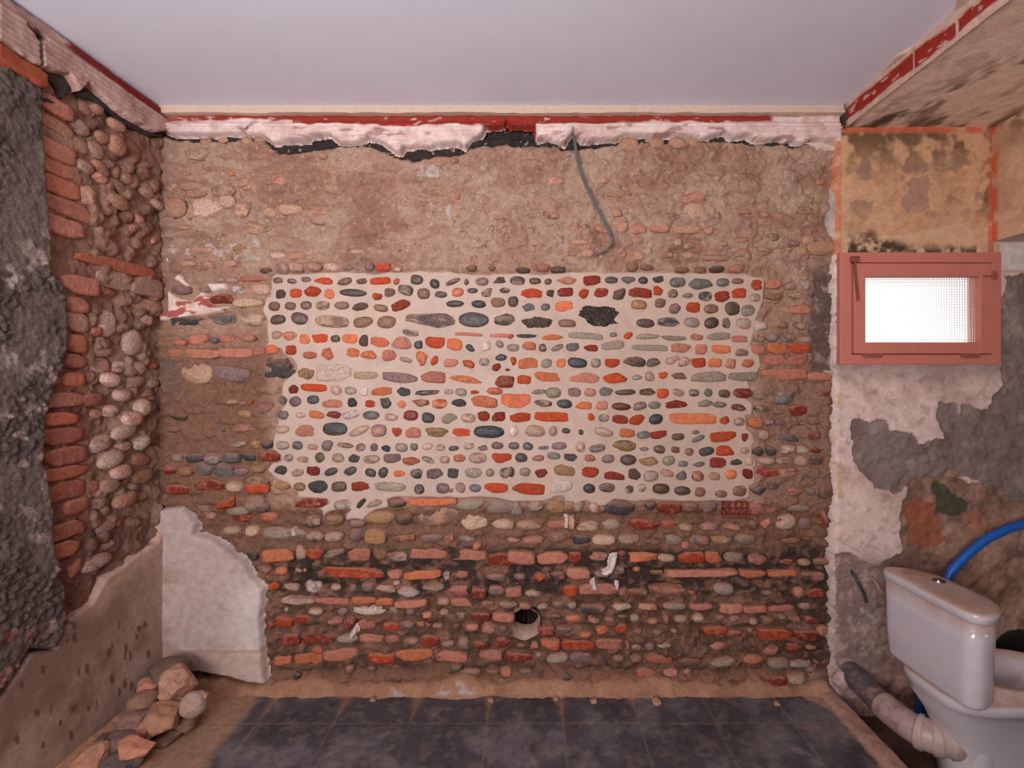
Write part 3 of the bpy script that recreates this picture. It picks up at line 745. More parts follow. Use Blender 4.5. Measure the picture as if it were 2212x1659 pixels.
W15 = '''965 240 150 70 p u;1125 245 105 70 p u;810 250 120 80 s u;1230 235 90 60 p u;1240 690 130 125 p c;1195 690 50 100 s w;1235 605 150 65 s k;1450 335 60 60 s u;650 485 60 40 p k;330 490 105 55 p k;735 705 60 50 p t;1080 725 120 50 s t;
1390 720 55 60 s v;1690 712 70 30 s o;2060 500 55 40 s o;455 795 60 55 p k;525 800 50 50 p k;650 800 110 55 b k;765 795 65 65 p k;870 805 110 60 b k;1010 810 125 45 b k;1190 810 180 55 b u;1325 820 60 50 p k;870 880 75 50 p u;1130 895 50 55 p c;
1210 915 75 40 p u;1655 868 48 50 p T;1745 865 70 50 p T;1545 880 80 35 p t;1870 900 90 40 p t;1985 875 90 60 p u;1545 965 110 60 p t;1690 945 130 65 p t;1850 945 50 40 p u;1930 950 90 65 p u;1380 995 180 45 p t;1200 980 65 45 p u;
1080 975 40 35 p u;865 975 95 60 p u;775 970 45 45 p t;545 965 75 45 p k;450 965 65 40 s m;1420 905 60 30 p u;490 890 110 40 p u;320 715 75 40 s k;2070 930 180 90 s u;750 570 150 50 s t;1560 690 100 35 p t;1960 690 100 50 p t'''
W16 = '''270 335 150 85 s g;470 350 140 65 s g;660 340 130 40 s t;560 250 80 50 p y;310 255 70 45 p t;410 240 60 40 p u;650 240 70 50 s g;1055 355 55 40 p m;1800 375 170 50 s t;465 455 50 35 s o;240 540 150 45 b m;430 565 130 70 p u;140 680 120 110 p T;
300 660 210 120 p w;445 630 100 80 p w;535 680 120 100 s c;260 585 120 40 s t;855 690 140 65 b c;710 695 90 60 s c;920 585 170 60 s t;570 520 110 70 s u;770 500 110 80 s k;1020 680 150 60 s u;530 935 90 65 s t;760 965 90 45 p w;1265 950 90 45 p v;
880 970 120 55 p u;640 790 170 80 s c;1890 595 30 40 s o;2090 805 50 45 p w;200 800 110 35 p u;320 935 80 45 p u;320 1020 60 50 p u;460 1015 80 50 p u;200 1020 100 40 p u;1035 745 120 70 p v'''
wst = (parse(W1, 560, 560, 4) + parse(W2, 1100, 560, 4) + parse(W3, 560, 740, 4) + parse(W5, 560, 910, 4) + parse(W6, 1100, 910, 4) + parse(W7, 560, 1080, 4) + parse(W8, 1100, 1080, 4)
       + parse(W9, 560, 1280, 4) + parse(W10, 1100, 1280, 4) + parse(W11, 1600, 1000, 3.318) + parse(W12, 1600, 560, 3.686) + parse(W13, 340, 560, 2.91) + parse(W14, 0, 1100, 2.967)
       + [])
wst_up = parse(W15, 1090, 230, 3.03) + parse(W16, 340, 220, 2.911)


def prot_wall(kd, hd, r, c):
    if c == 'u': return min(hd, 0.014)
    if kd == 'b': return r.uniform(0.012, 0.024)
    return min(hd * 1.1, r.uniform(0.018, 0.034))


make_stones(wst, BK, wall_back, back_base, prot_wall, ('cobble', 'brick', 'stone_fragment', 'brick_fragment'), (M_peb2, M_brick2, M_stone2), cap=100, grow=1.03)


make_stones(wst_up, BK, wall_back, back_base, lambda kd, hd, r, c: min(hd, r.uniform(0.010, 0.018)), ('dusty_cobble', 'dusty_brick', 'dusty_stone', 'dusty_fragment'), (M_peb2, M_brick2, M_stone2), cap=100, grow=1.1, tone=0.9, mute=((186, 140, 114), 0.62))


# boxes and tubes -----------------------------------------------------------
def box_bm(bm, x0, x1, y0, y1, z0, z1, bev=0.0):
    r = bmesh.ops.create_cube(bm, size=1.0)
    vs = r['verts']
    for v in vs:
        v.co = Vector(((x0 + x1) / 2 + v.co.x * (x1 - x0), (y0 + y1) / 2 + v.co.y * (y1 - y0), (z0 + z1) / 2 + v.co.z * (z1 - z0)))
    if bev:
        es = list({e for v in vs for e in v.link_edges})
        bmesh.ops.bevel(bm, geom=es, offset=bev, segments=2, affect='EDGES', profile=0.5)
    return vs


def bm_obj(name, bm, mat, parent=None, smooth=False, **kw):
    bmesh.ops.recalc_face_normals(bm, faces=bm.faces[:])
    me = bpy.data.meshes.new(name)
    bm.to_mesh(me); bm.free()
    if smooth:
        for p in me.polygons: p.use_smooth = True
    return link(name, me, mat, parent, **kw)


def catmull(pts, n=10):
    P = [np.array(p, float) for p in pts]
    P = [2 * P[0] - P[1]] + P + [2 * P[-1] - P[-2]]
    out = []
    for i in range(1, len(P) - 2):
        for k in range(n):
            t = k / n
            a, b, c, d = P[i - 1], P[i], P[i + 1], P[i + 2]
            out.append(0.5 * ((2 * b) + (-a + c) * t + (2 * a - 5 * b + 4 * c - d) * t * t + (-a + 3 * b - 3 * c + d) * t ** 3))
    out.append(P[-2])
    return np.array(out)


def tube(name, path, rad, mat, seg=16, parent=None, cap=True, wob=0.0, **kw):
    path = np.asarray(path, float)
    n = len(path)
    rad = np.full(n, rad) if np.isscalar(rad) else np.asarray(rad, float)
    T = np.gradient(path, axis=0); T /= np.linalg.norm(T, axis=1)[:, None]
    up = np.array([0, 0, 1.0]) if abs(T[0][2]) < 0.9 else np.array([0, 1.0, 0])
    N = np.cross(T[0], up); N /= np.linalg.norm(N)
    V, Q = [], []
    for i in range(n):
        N = N - T[i] * (N @ T[i]); N /= np.linalg.norm(N)
        B = np.cross(T[i], N)
        a = np.arange(seg) / seg * 2 * np.pi
        rr = rad[i] * (1 + wob * vnoise(np.cos(a) * 2 + i * .4, np.sin(a) * 2))
        V.append(path[i] + rr[:, None] * (np.cos(a)[:, None] * N + np.sin(a)[:, None] * B))
    for i in range(n - 1):
        for j in range(seg):
            Q.append((i * seg + j, i * seg + (j + 1) % seg, (i + 1) * seg + (j + 1) % seg, (i + 1) * seg + j))
    V = np.concatenate(V)
    Q = np.array(Q)
    if cap:
        extra = []
        k = len(V)
        V = np.concatenate([V, path[:1], path[-1:]])
        for j in range(seg):
            extra.append((j, k, k, (j + 1) % seg)); extra.append(((n - 1) * seg + j, (n - 1) * seg + (j + 1) % seg, k + 1, k + 1))
        bm = bmesh.new()
        bv = [bm.verts.new(v) for v in V]
        for q in Q: bm.faces.new([bv[t] for t in q])
        for q in extra: bm.faces.new([bv[t] for t in dict.fromkeys(q)])
        return bm_obj(name, bm, mat, parent, smooth=True, **kw)
    return link(name, mesh_np(name, V, Q), mat, parent, **kw)


def P_(px, py, y):
    return np.array([(px - VX) / F * y, y, H - (py - VY) / F * y])


# perforated clay block showing its end at the panel's lower right corner
bm = bmesh.new()
a, b = P_(1561, 1083, D), P_(1612, 1111, D)
x0, x1, z1, z0 = a[0], b[0], a[2], b[2]
t_ = 0.006
yf, yb = D - 0.022, D + 0.05
nx, nz = 4, 2
for i in range(nx + 1):
    xc = x0 + (x1 - x0) * i / nx
    box_bm(bm, xc - t_ / 2, xc + t_ / 2, yf, yb, z0, z1)
for i in range(nz + 1):
    zc = z0 + (z1 - z0) * i / nz
    box_bm(bm, x0 - t_ / 2, x1 + t_ / 2, yf, yb, zc - t_ / 2, zc + t_ / 2)
pb = bm_obj('hollow_brick', bm, mineral('hollow_clay', 0.85, (50, 0.7, 1.2), base=(150, 62, 46), bumps=((90, 0.5, 0.003),)), wall_back)
pb['label'] = 'red hollow clay brick end with square holes'

# ragged mortar lining of the round core hole
path = np.array([(P_(1134, 1346, D) + np.array([0, -0.006 + 0.12 * t, 0])) for t in np.linspace(0, 1, 8)])
lining = tube('hole_lining', path, np.array([0.086, 0.083, 0.080, 0.078, 0.077, 0.076, 0.075, 0.074]) * 0.93, mineral('pale_hole_mortar', 0.95, (40, 0.7, 1.2), base=(206, 172, 154), bumps=((90, 0.6, 0.006),)), 28, wall_back, cap=False, wob=0.10)
lining['label'] = 'pale mortar lining of the round hole'


# ------------------------------------------------------------------ plaster left on the back wall
def plas_c(base, dark, k=0.6, sc_=5, seed=61):
    def f(U, V, px, py):
        c = np.ones(U.shape + (3,)) * lin(base)
        n = fbm(U, V, sc_, 5, seed)
        c = blend(c, sstep(-0.05, 0.5, n) * k, dark)
        return c
    return f


def low_plaster_c(U, V, px, py):
    c = plas_c((186, 164, 156), (158, 132, 122), 0.9, 6, 62)(U, V, px, py)
    c = blend(c, sstep(470, 550, px) * sstep(1190, 1260, py) * 0.6, (222, 206, 200))
    c = blend(c, sstep(1395, 1410, py) * 0.5, (186, 152, 134))
    c = blend(c, (np.abs(py - 1400) < 4) * 0.6, (176, 134, 108))
    return c


layer('plaster_patch', BK, [[(352, 1098), (400, 1092), (410, 1105), (430, 1130), (425, 1152), (460, 1160), (490, 1180), (510, 1200), (530, 1210), (545, 1240), (572, 1270), (572, 1310), (566, 1330), (570, 1380), (575, 1440),
                             (578, 1472), (540, 1467), (500, 1456), (440, 1446), (352, 1446)]], 0.034, 0.006, 0.004, lambda U, V, px, py: 0.003 * fbm(U, V, 9, 3, 63), low_plaster_c, M_plaster, parent=wall_back)


def remnant_c(U, V, px, py):
    c = plas_c((222, 198, 188), (205, 168, 152), 0.7, 14, 64)(U, V, px, py)
    n = fbm(U * 0.35, V, 40, 4, 65)
    return blend(c, sstep(0.12, 0.2, n) * 0.9 * (py > 640), (158, 62, 58))


layer('paint_remnant', BK, [[(375, 604), (388, 590), (400, 600), (410, 620), (396, 615)], [(368, 630), (390, 645), (420, 650), (440, 625), (452, 640), (458, 662), (495, 662), (480, 676), (440, 684), (400, 688), (352, 692),
                                                                                           (345, 680), (366, 670)], [(447, 612), (490, 610), (492, 626), (460, 632)], [(360, 536), (370, 540), (372, 580), (362, 585)]],
      0.020, 0.005, 0.006, None, remnant_c, M_plaster, parent=wall_back)
layer('plaster_remnant', BK, [[(1812, 320), (1801, 345), (1798, 395), (1788, 430), (1779, 462), (1788, 500), (1800, 545), (1812, 550)], [(1740, 312), (1770, 306), (1808, 320), (1806, 340), (1790, 330), (1760, 326)],
                              [(1783, 800), (1800, 800), (1806, 820), (1795, 822)]], 0.026, 0.005, 0.006, None, plas_c((214, 190, 178), (160, 145, 142), 0.8, 9, 66), M_plaster, parent=wall_back)
layer('white_drip', BK, [[(1320, 1202), (1333, 1200), (1330, 1215), (1322, 1235), (1310, 1243), (1295, 1240), (1315, 1225)], [(1278, 1256), (1284, 1252), (1292, 1272), (1280, 1276)], [(1330, 1258), (1338, 1260), (1337, 1278), (1331, 1277)],
                         [(768, 1352), (772, 1366), (762, 1378), (755, 1376)], [(1221, 1115), (1228, 1120), (1226, 1140), (1222, 1140)]], 0.022, 0.004, 0.004, None, flatcol((226, 204, 194), 0.06), M_plaster, parent=wall_back)


# ------------------------------------------------------------------ cornice of the back wall
def ridge(V, top):
    t = top - V
    return 0.007 * np.cos(t / 0.021 * 2 * np.pi)


def corn_h(U, V, px, py):
    body = sstep(268, 280, py)
    return 0.014 * body + 0.55 * ridge(V, ZC) * body + 0.004 * fbm(U, V, 12, 4, 71)


def corn_c(U, V, px, py):
    c = plas_c((226, 200, 194), (196, 158, 150), 0.6, 16, 72)(U, V, px, py)
    n = fbm(U * 0.35, V, 22, 5, 73)
    edge = 268 + 9 * (px > 640) + 9 * n * 1.3 - 6 * sstep(1250, 1400, px)
    red = sstep(2.5, -2.5, py - edge)
    red = red * sstep(1668, 1655, px)
    gap = ((px > 1098) & (px < 1157))
    red = np.maximum(red, gap * 1.0)
    c = blend(c, red * sstep(-0.75, -0.35, fbm(U * 0.4, V, 50, 3, 74)), (148, 50, 38))
    c = blend(c, sstep(0.25, 0.4, fbm(U * 0.3, V, 45, 4, 75)) * (py > 275) * 0.6, (140, 72, 66))
    c = blend(c, sstep(470, 350, px) * 0.35, (150, 110, 104))
    return c


cornice = layer('trim_1', BK, [CORN_POLY], 0.034, 0.0042, 0.004, corn_h, corn_c, M_plaster, rag_scale=70, sink=0.01, kind='structure', label='broken white plaster cornice with a red painted band along the top of the back wall', cat='cornice')
bm = bmesh.new()
a, b = P_(362, 241, D - 0.06), P_(1838, 256.5, D - 0.06)
xs = np.linspace(XL + 0.02, 1.56, 90)
rr = random.Random(4)
prev = None
zb = [ZC - 0.036 + 0.003 * vnoise(np.array([x * 9.0]), np.array([0.3]))[0] + (0.0018 * rr.uniform(-1, 1)) for x in xs]
for x, z in zip(xs, zb):
    row = [bm.verts.new((x, D - 0.055, ZC + 0.004)), bm.verts.new((x, D - 0.055, z)), bm.verts.new((x, D + 0.01, z - 0.004))]
    if prev:
        bm.faces.new((prev[0], prev[1], row[1], row[0])); bm.faces.new((prev[1], prev[2], row[2], row[1]))
    prev = row
strip = bm_obj('trim_2', bm, mineral('cream_edge', 0.8, (30, 0.88, 1.1), base=(206, 178, 162), smear=(30, 0.6, 0.7, (180, 140, 120), 0.5), bumps=((60, 0.3, 0.003),)), kind='structure', label='cream ceiling edge strip above the red band of the cornice', cat='trim')

# ------------------------------------------------------------------ left wall
CEM = [(-60, 150), (-60, 1560), (0, 1475), (50, 1405), (105, 1400), (132, 1325), (130, 1255), (112, 1235), (96, 1150), (94, 1060), (76, 1005), (80, 930), (98, 850), (138, 745), (130, 645), (96, 565), (82, 420), (77, 225), (70, 180), (0, 150)]
LPL = [(-60, 1560), (0, 1478), (50, 1408), (105, 1402), (135, 1335), (185, 1300), (215, 1250), (280, 1200), (330, 1170), (344, 1110), (352, 1105), (352, 1490), (352, 1560), (200, 1800), (-60, 1900)]
_lump_l = [(rng.uniform(195, 345), rng.uniform(180, 1250), rng.uniform(8, 20), rng.uniform(10, 18)) for _ in range(150)]


def left_h(U, V, px, py):
    h = 0.012 * fbm(U, V, 4, 3, 111) + 0.011 * fbm(U, V, 15, 3, 112) + 0.006 * fbm(U, V, 50, 3, 113)
    h = h + 0.008 * (0.5 - np.abs(fbm(U, V, 26, 3, 114)))
    lm = np.zeros_like(h)
    for (x, y, a, b) in _lump_l:
        d = ((px - x) / a) ** 2 + ((py - y) / b) ** 2
        lm = np.maximum(lm, np.sqrt(np.clip(1 - d, 0, 1)) * 0.02)
    return h + lm * sstep(70, 90, px) - 0.012 * sstep(600, 660, py) * sstep(190, 215, px)


def left_c(U, V, px, py):
    n2, n3 = fbm(U, V, 9, 4, 142), fbm(U, V, 28, 4, 143)
    c = np.ones(U.shape + (3,)) * lin((184, 136, 116))
    c = blend(c, sstep(0.0, 0.5, n2) * 0.6, (190, 150, 130))
    c = blend(c, sstep(0.0, 0.5, -n2) * 0.5, (120, 88, 72))
    c = blend(c, sstep(185, 205, px) * sstep(620, 700, py) * 0.6, (186, 152, 132))
    c = blend(c, sstep(195, 170, px) * sstep(600, 760, py) * 0.7, (158, 98, 78))
    c = blend(c, sstep(0.2, 0.5, n3) * 0.4, (205, 172, 152))
    c = blend(c, sstep(1100, 1150, py) * 0.6, (130, 92, 76))
    return c


wall_left, (LU, LV, LH) = grid('wall_left', LF, 1.5, D + 0.03, -0.02, ZC + 0.01, 0.0058, left_h, left_c, M_wall, kind='structure', label='stripped left wall of old bricks and mortar-smeared cobbles', cat='wall')
# the unseen rest of the left wall, towards the window behind the camera
bm = bmesh.new()
box_bm(bm, XL - 0.12, XL - 0.004, -1.9, 1.55, -0.1, ZC + 0.05)
bm_obj('wall_left_near', bm, M_front, kind='structure')


def left_base(u, v):
    i = int(round((v - LV[0, 0]) / (LV[1, 0] - LV[0, 0]))); j = int(round((u - LU[0, 0]) / (LU[0, 1] - LU[0, 0])))
    i = min(max(i, 2), LH.shape[0] - 3); j = min(max(j, 2), LH.shape[1] - 3)
    return float(np.median(LH[i - 2:i + 3, j - 2:j + 3]))


L1 = '''540 690 80 80 p t;525 820 110 100 p v;640 885 90 80 p t;620 960 100 110 p v;720 930 90 120 p t;530 1065 110 80 p v;620 1060 90 60 s k;640 1145 110 60 s k;740 1190 110 80 p v;800 1140 90 80 p t;560 1250 110 120 s c;590 700 70 60 p t;
830 950 120 90 p t;900 1100 100 90 p t;870 1400 60 60 p u;980 1540 50 60 s k;820 1460 40 50 s k;980 1310 70 60 p v;730 1290 130 90 p u;930 1220 90 90 p u;720 800 100 70 p u;340 680 220 90 b k 0;420 890 300 100 b c 0;340 960 250 100 b k 0;
360 1070 250 90 b k 0;370 1190 270 100 b O 0;420 1330 350 100 b k 0;390 1450 250 100 b k 0;350 800 230 80 b u 0'''
L2 = '''760 75 470 70 b o 0;740 165 230 100 b v 0;495 195 230 100 b k 0;670 235 150 70 s k;930 205 190 100 b v 0;470 320 150 90 b k 0;920 320 180 70 b c 0;480 430 140 110 b c 0;680 440 110 170 p w;850 560 110 160 p w;930 420 60 70 s c;480 570 120 100 b O 0;
600 490 70 70 s d;650 620 150 70 p v;480 680 130 80 b k 0;640 720 150 120 p w;780 720 110 80 p w;880 730 120 90 p w;990 710 70 60 s d;470 800 140 80 b O 0;690 800 120 90 p w;860 815 130 80 p v;980 825 70 60 p g;400 930 230 80 b k 0;570 930 140 70 b d 0;
780 900 110 80 p w;960 890 90 60 s t;960 930 80 40 s d;710 1000 100 80 p w;820 1050 120 90 p w;900 980 90 110 p w;780 1130 150 100 p w;380 1050 200 70 b o 0;620 1020 90 70 s k;390 1160 260 90 b d 0;650 1210 140 110 p w;900 1200 100 90 p w;
790 1230 110 70 p w;1000 1200 80 80 s d;410 1290 260 100 b d 0;700 1310 150 110 p w;910 1310 120 90 s k;420 1395 270 70 b o 0;760 1390 120 90 p w;920 1420 120 80 p t;800 1460 90 70 s m;420 1510 240 100 b d 0;600 1490 80 90 s d;690 1480 120 90 p v;
930 1540 90 60 s y;480 1610 150 80 b d 0;640 1590 120 80 p v;790 1570 140 90 p t;330 800 110 90 s m'''
L3 = '''400 140 250 90 b d 0;400 260 180 90 b o 0;470 380 110 110 s d;610 340 180 90 p v;690 110 150 80 s m;700 230 90 60 s v;770 80 60 60 s d'''
lst = parse(L1, 0, 0, 2.962) + parse(L2, 0, 550, 2.963) + parse(L3, 0, 1100, 2.967)
make_stones(lst, LF, wall_left, left_base, lambda kd, hd, r, c: r.uniform(0.010, 0.018) if kd == 'b' else min(hd * 0.9, r.uniform(0.012, 0.026)), ('cobble', 'brick', 'stone_fragment', 'brick_fragment'), (M_stone2, M_brick2, M_stone2), grow=1.06, tone=0.95, mute=((190, 138, 120), 0.42), bgrow=1.16)


def cem_h(U, V, px, py):
    g = sstep(-0.1, 0.3, fbm(U, V, 6, 3, 121))
    return 0.006 * fbm(U, V, 7, 3, 122) + g * 0.008 * (np.abs(fbm(U, V, 42, 2, 123)) * 2 - 0.5) + 0.004 * fbm(U, V, 70, 2, 124)


def cem_c(U, V, px, py):
    n, n3 = fbm(U, V, 6, 4, 125), fbm(U, V, 24, 4, 126)
    c = np.ones(U.shape + (3,)) * lin((132, 115, 107))
    c = blend(c, sstep(-0.1, 0.3, fbm(U, V, 6, 3, 121)) * 0.6, (92, 78, 74))
    c = blend(c, sstep(0.14, 0.3, n3 + 0.25 * n) * sstep(-0.1, 0.25, fbm(U, V, 4, 2, 127)) * 0.75, (206, 182, 174))
    c = blend(c, sstep(1330, 1380, py) * sstep(0.0, 0.2, n3) * 0.7, (176, 110, 98))
    return c


layer('cement_render', LF, [CEM], 0.036, 0.006, 0.012, cem_h, cem_c, M_cement, rag_scale=28, parent=wall_left)
_spots = [(rng.uniform(20, 345), rng.uniform(1290, 1620), rng.uniform(2.5, 6), rng.uniform(5, 13)) for _ in range(46)]


def lpl_c(U, V, px, py):
    n = fbm(U, V, 5, 5, 131)
    c = np.ones(U.shape + (3,)) * lin((172, 144, 130))
    c = blend(c, sstep(0, 0.4, n) * 0.7, (184, 158, 146))
    c = blend(c, sstep(0, 0.4, -n) * 0.7, (126, 100, 86))
    for (x, y, a, b) in _spots:
        d = ((px - x) / a) ** 2 + ((py - y) / b) ** 2
        c = blend(c, sstep(1.2, 0.7, d) * 0.75, (92, 68, 56))
    # pale scraped upper rim
    top = polydist(px, py, LPL)
    c = blend(c, sstep(40, 10, top + 25 * n) * sstep(1350, 1270, py + 30 * n) * 0.7, (206, 168, 150))
    return c


layer('wall_plaster', LF, [LPL], 0.026, 0.007, 0.010, lambda U, V, px, py: 0.004 * fbm(U, V, 6, 3, 132), lpl_c, M_plaster, rag_scale=22, parent=wall_left)
LCORN = [(362, 246), (345, 239), (172, 116), (108, 70), (-40, -35), (-40, 85), (0, 106), (20, 125), (60, 146), (81, 152), (125, 162), (149, 199), (169, 182), (199, 209), (230, 238), (250, 251), (280, 270), (317, 287), (338, 287), (352, 284)]


def lcorn_c(U, V, px, py):
    c = plas_c((206, 172, 162), (160, 122, 110), 0.8, 12, 151)(U, V, px, py)
    t = ZC - V
    n = fbm(U, V, 20, 4, 152)
    c = blend(c, sstep(0.006, 0.012, t) * sstep(0.050, 0.040, t + 0.012 * n) * sstep(120, 140, px + 40 * n), (140, 46, 38))
    c = blend(c, sstep(115, 90, px) * 0.4, (150, 118, 102))
    hole = polydist(px, py, [(30, 52), (45, 62), (70, 72), (78, 82), (64, 90), (66, 150), (62, 150), (58, 88), (45, 70)])
    c = blend(c, sstep(-2, 2, hole), (22, 18, 17))
    return c


def lcorn_h(U, V, px, py):
    t = ZC - V
    hole = polydist(px, py, [(30, 52), (45, 62), (70, 72), (78, 82), (64, 90), (66, 150), (62, 150), (58, 88), (45, 70)])
    return 0.016 * sstep(0.05, 0.06, t) + 0.28 * ridge(V, ZC) * sstep(0.05, 0.06, t) + 0.007 * fbm(U, V, 11, 4, 153) - 0.05 * sstep(-2, 2, hole)


lc = layer('trim_3', LF, [LCORN], 0.036, 0.0048, 0.005, lcorn_h, lcorn_c, M_plaster, rag_scale=60, kind='structure', label='chipped plaster cornice with red band along the top of the left wall', cat='cornice')
layer('painted_lintel', LF, [[(-40, 82), (0, 104), (20, 122), (60, 144), (80, 160), (82, 195), (60, 188), (0, 150), (-40, 125)]], 0.050, 0.006, 0.003, None, plas_c((172, 88, 60), (132, 62, 44), 0.7, 8, 154), M_plaster, parent=wall_left)
layer('dark_mortar', LF, [[(76, 150), (128, 160), (148, 192), (142, 208), (120, 222), (70, 200), (0, 155), (-40, 130), (-40, 140), (0, 172), (70, 225), (140, 232)], [(168, 178), (200, 205), (250, 248), (318, 284), (345, 284), (345, 300), (318, 299), (250, 266), (195, 222), (160, 205)]],
      0.022, 0.006, 0.006, None, flatcol((76, 66, 62), 0.25, 20, 155), M_cement, parent=wall_left)

# ------------------------------------------------------------------ ceiling, soffit, drop, bulkhead
bm = bmesh.new()
box_bm(bm, XL - 0.12, 1.552, -1.9, D + 0.06, ZC, ZC + 0.08)
bm_obj('ceiling', bm, M_ceil, kind='structure', label='smooth white ceiling panel', cat='ceiling')


class Drop:     # vertical face between ceiling and soffit, facing -X
    flip = False
    def px(s, u, v): return VX + 1.55 * F / u, VY + (H - v) * F / u
    def w(s, u, v, h): return np.stack([1.55 - h, u, v], -1)


def drop_c(U, V, px, py):
    t = (V - ZS) / (ZC - ZS)
    n = fbm(U * 0.5, V, 10, 4, 161)
    c = np.ones(U.shape + (3,)) * lin((200, 168, 154))
    red = sstep(0.10, 0.16, t + 0.2 * n) * sstep(0.78, 0.70, t + 0.25 * n) * (np.abs(U - 1.80) > 0.006) * (np.abs(U - 2.0) > 0.004)
    c = blend(c, red, (150, 44, 32))
    c = blend(c, sstep(0.30, 0.38, fbm(U * 0.3, V, 60, 3, 162)) * 0.7, (206, 176, 164))
    c = blend(c, sstep(2.40, 2.44, U), (70, 58, 54))
    return c


grid('trim_4', Drop(), 0.0, D + 0.02, ZS - 0.01, ZC, 0.006, lambda U, V, px, py: 0.008 * sstep(0.72, 0.8, (V - ZS) / (ZC - ZS) + 0.25 * fbm(U * 0.5, V, 10, 4, 161)) + 0.003 * fbm(U, V, 25, 3, 163), drop_c, M_plaster,
     kind='structure', label='dark red painted step between the ceiling and the lower soffit', cat='trim')


class Ceil:
    flip = True
    def uv(s, px, py):
        y = (ZC - H) * F / (VY - np.asarray(py, dtype=float))
        return (np.asarray(px) - VX) / F * y, y
    def px(s, u, v): return VX + u * F / v, VY + (H - ZC) * F / v
    def w(s, u, v, h): return np.stack([u, v, ZC - h], -1)


layer('trim_6', Ceil(), [[(1828, 226), (1838, 214), (1872, 186), (1889, 170), (1915, 140), (1936, 118), (1968, 100), (1985, 88), (2020, 72), (2034, 58), (2060, 22), (2076, -20), (2180, -80), (2114, -10), (2024, 66), (1960, 120), (1896, 174), (1850, 216), (1836, 232)]],
      0.008, 0.005, 0.004, None, flatcol((214, 186, 172), 0.08, 20, 165), M_plaster, rag_scale=26, sink=0.006, kind='structure', label='ragged cream plaster lip along the ceiling edge by the red step', cat='trim')


class Soff:
    flip = True
    def px(s, u, v): return VX + u * F / v, VY + (H - ZS) * F / v
    def w(s, u, v, h): return np.stack([u, v, ZS - h], -1)


def soff_c(U, V, px, py):
    n, n3 = fbm(U, V, 3.5, 5, 171), fbm(U * 1.3, V * 0.6, 14, 4, 172)
    c = np.ones(U.shape + (3,)) * lin((238, 212, 194))
    c = blend(c, sstep(0.0, 0.4, n) * 0.5, (224, 192, 168))
    c = blend(c, sstep(0.12, 0.3, n3) * 0.5, (192, 156, 132))
    # mould creeping from the wall joint and along a diagonal damp streak
    m = sstep(2.20, 2.44, V + 0.06 * n3) * sstep(-0.25, 0.3, n3)
    c = blend(c, m * 0.8, (92, 72, 58))
    s = np.exp(-((U - 1.75 - (2.3 - V) * 0.55) / 0.10) ** 2) * sstep(-0.05, 0.3, n3)
    c = blend(c, s * 0.8, (88, 68, 54))
    c = blend(c, sstep(1.585, 1.560, U + 0.02 * n3), (214, 186, 170))
    return c


soff, _ = grid('soffit', Soff(), 1.55, 3.1, 0.0, YW + 0.03, 0.012, lambda U, V, px, py: 0.004 * fbm(U, V, 8, 3, 173), soff_c, M_plaster, kind='structure', label='mouldy lower ceiling over the toilet corner', cat='ceiling')
ZB = H - (522 - VY) / F * YW


class Bulk:
    flip = False
    def px(s, u, v): return VX + 2.285 * F / u, VY + (H - v) * F / u
    def w(s, u, v, h): return np.stack([2.285 - h, u, v], -1)


def bulk_c(U, V, px, py):
    n, n3 = fbm(U, V, 5, 4, 181), fbm(U, V, 22, 4, 182)
    c = np.ones(U.shape + (3,)) * lin((206, 168, 138))
    c = blend(c, sstep(2.6, 2.8, V) * sstep(-0.3, 0.3, n3), (120, 90, 70))
    c = blend(c, sstep(0.1, 0.4, n) * 0.5, (176, 134, 104))
    c = blend(c, sstep(2.41, 2.43, U) * sstep(-0.4, 0.1, n3), (204, 96, 66))
    return c


bulk, _ = grid('wall_right_upper', Bulk(), 0.3, YW + 0.01, ZB, ZS, 0.012, lambda U, V, px, py: 0.003 * fbm(U, V, 10, 3, 183), bulk_c, M_plaster, kind='structure')
bm = bmesh.new()
box_bm(bm, 2.29, 3.1, 0.3, YW + 0.01, ZB, ZB + 0.02)
bm_obj('bulkhead_underside', bm, M_white, bulk)

# ------------------------------------------------------------------ window wall
XA = (1807 - VX) / F * YW
WX0, WX1 = (1822 - VX) / F * YW, (2158 - VX) / F * YW
WZ1, WZ0 = H - (552 - VY) / F * YW, H - (782 - VY) / F * YW
GREY = [(1838, 950), (1850, 912), (1882, 916), (1915, 908), (1922, 932), (1960, 938), (2040, 958), (2075, 955), (2040, 935), (2030, 900), (2035, 875), (2062, 880), (2068, 930), (2085, 900), (2085, 880), (2140, 890), (2160, 830), (2165, 590), (2300, 580),
        (2300, 1130), (2160, 1075), (2060, 1020), (2030, 1055), (1985, 1040), (1952, 1040), (1940, 1062), (1885, 1062), (1872, 1030), (1850, 1022), (1832, 975)]
BRN = [(1965, 1040), (2060, 1020), (2160, 1060), (2300, 1130), (2300, 1700), (1790, 1700), (1790, 1195), (1850, 1190), (1900, 1215), (1945, 1190), (1950, 1120)]


def win_h(U, V, px, py):
    g = polydist(px, py, GREY) + 24 * fbm(U, V, 10, 6, 201)
    b = polydist(px, py, BRN) + 24 * fbm(U, V, 10, 6, 202)
    h = 0.003 * fbm(U, V, 8, 4, 203) - 0.010 * sstep(-1, 3, g) - 0.008 * sstep(-1, 3, b) + 0.007 * fbm(U, V, 30, 3, 204) * np.maximum(sstep(0, 4, g), sstep(0, 4, b))
    # ragged plaster end towards the stripped wall
    e = U - XE
    t = np.clip(e / 0.005 + 0.5, 0, 1)
    return (h - 0.006 * sstep(0.02, 0, e)) * t - 0.07 * (1 - t)


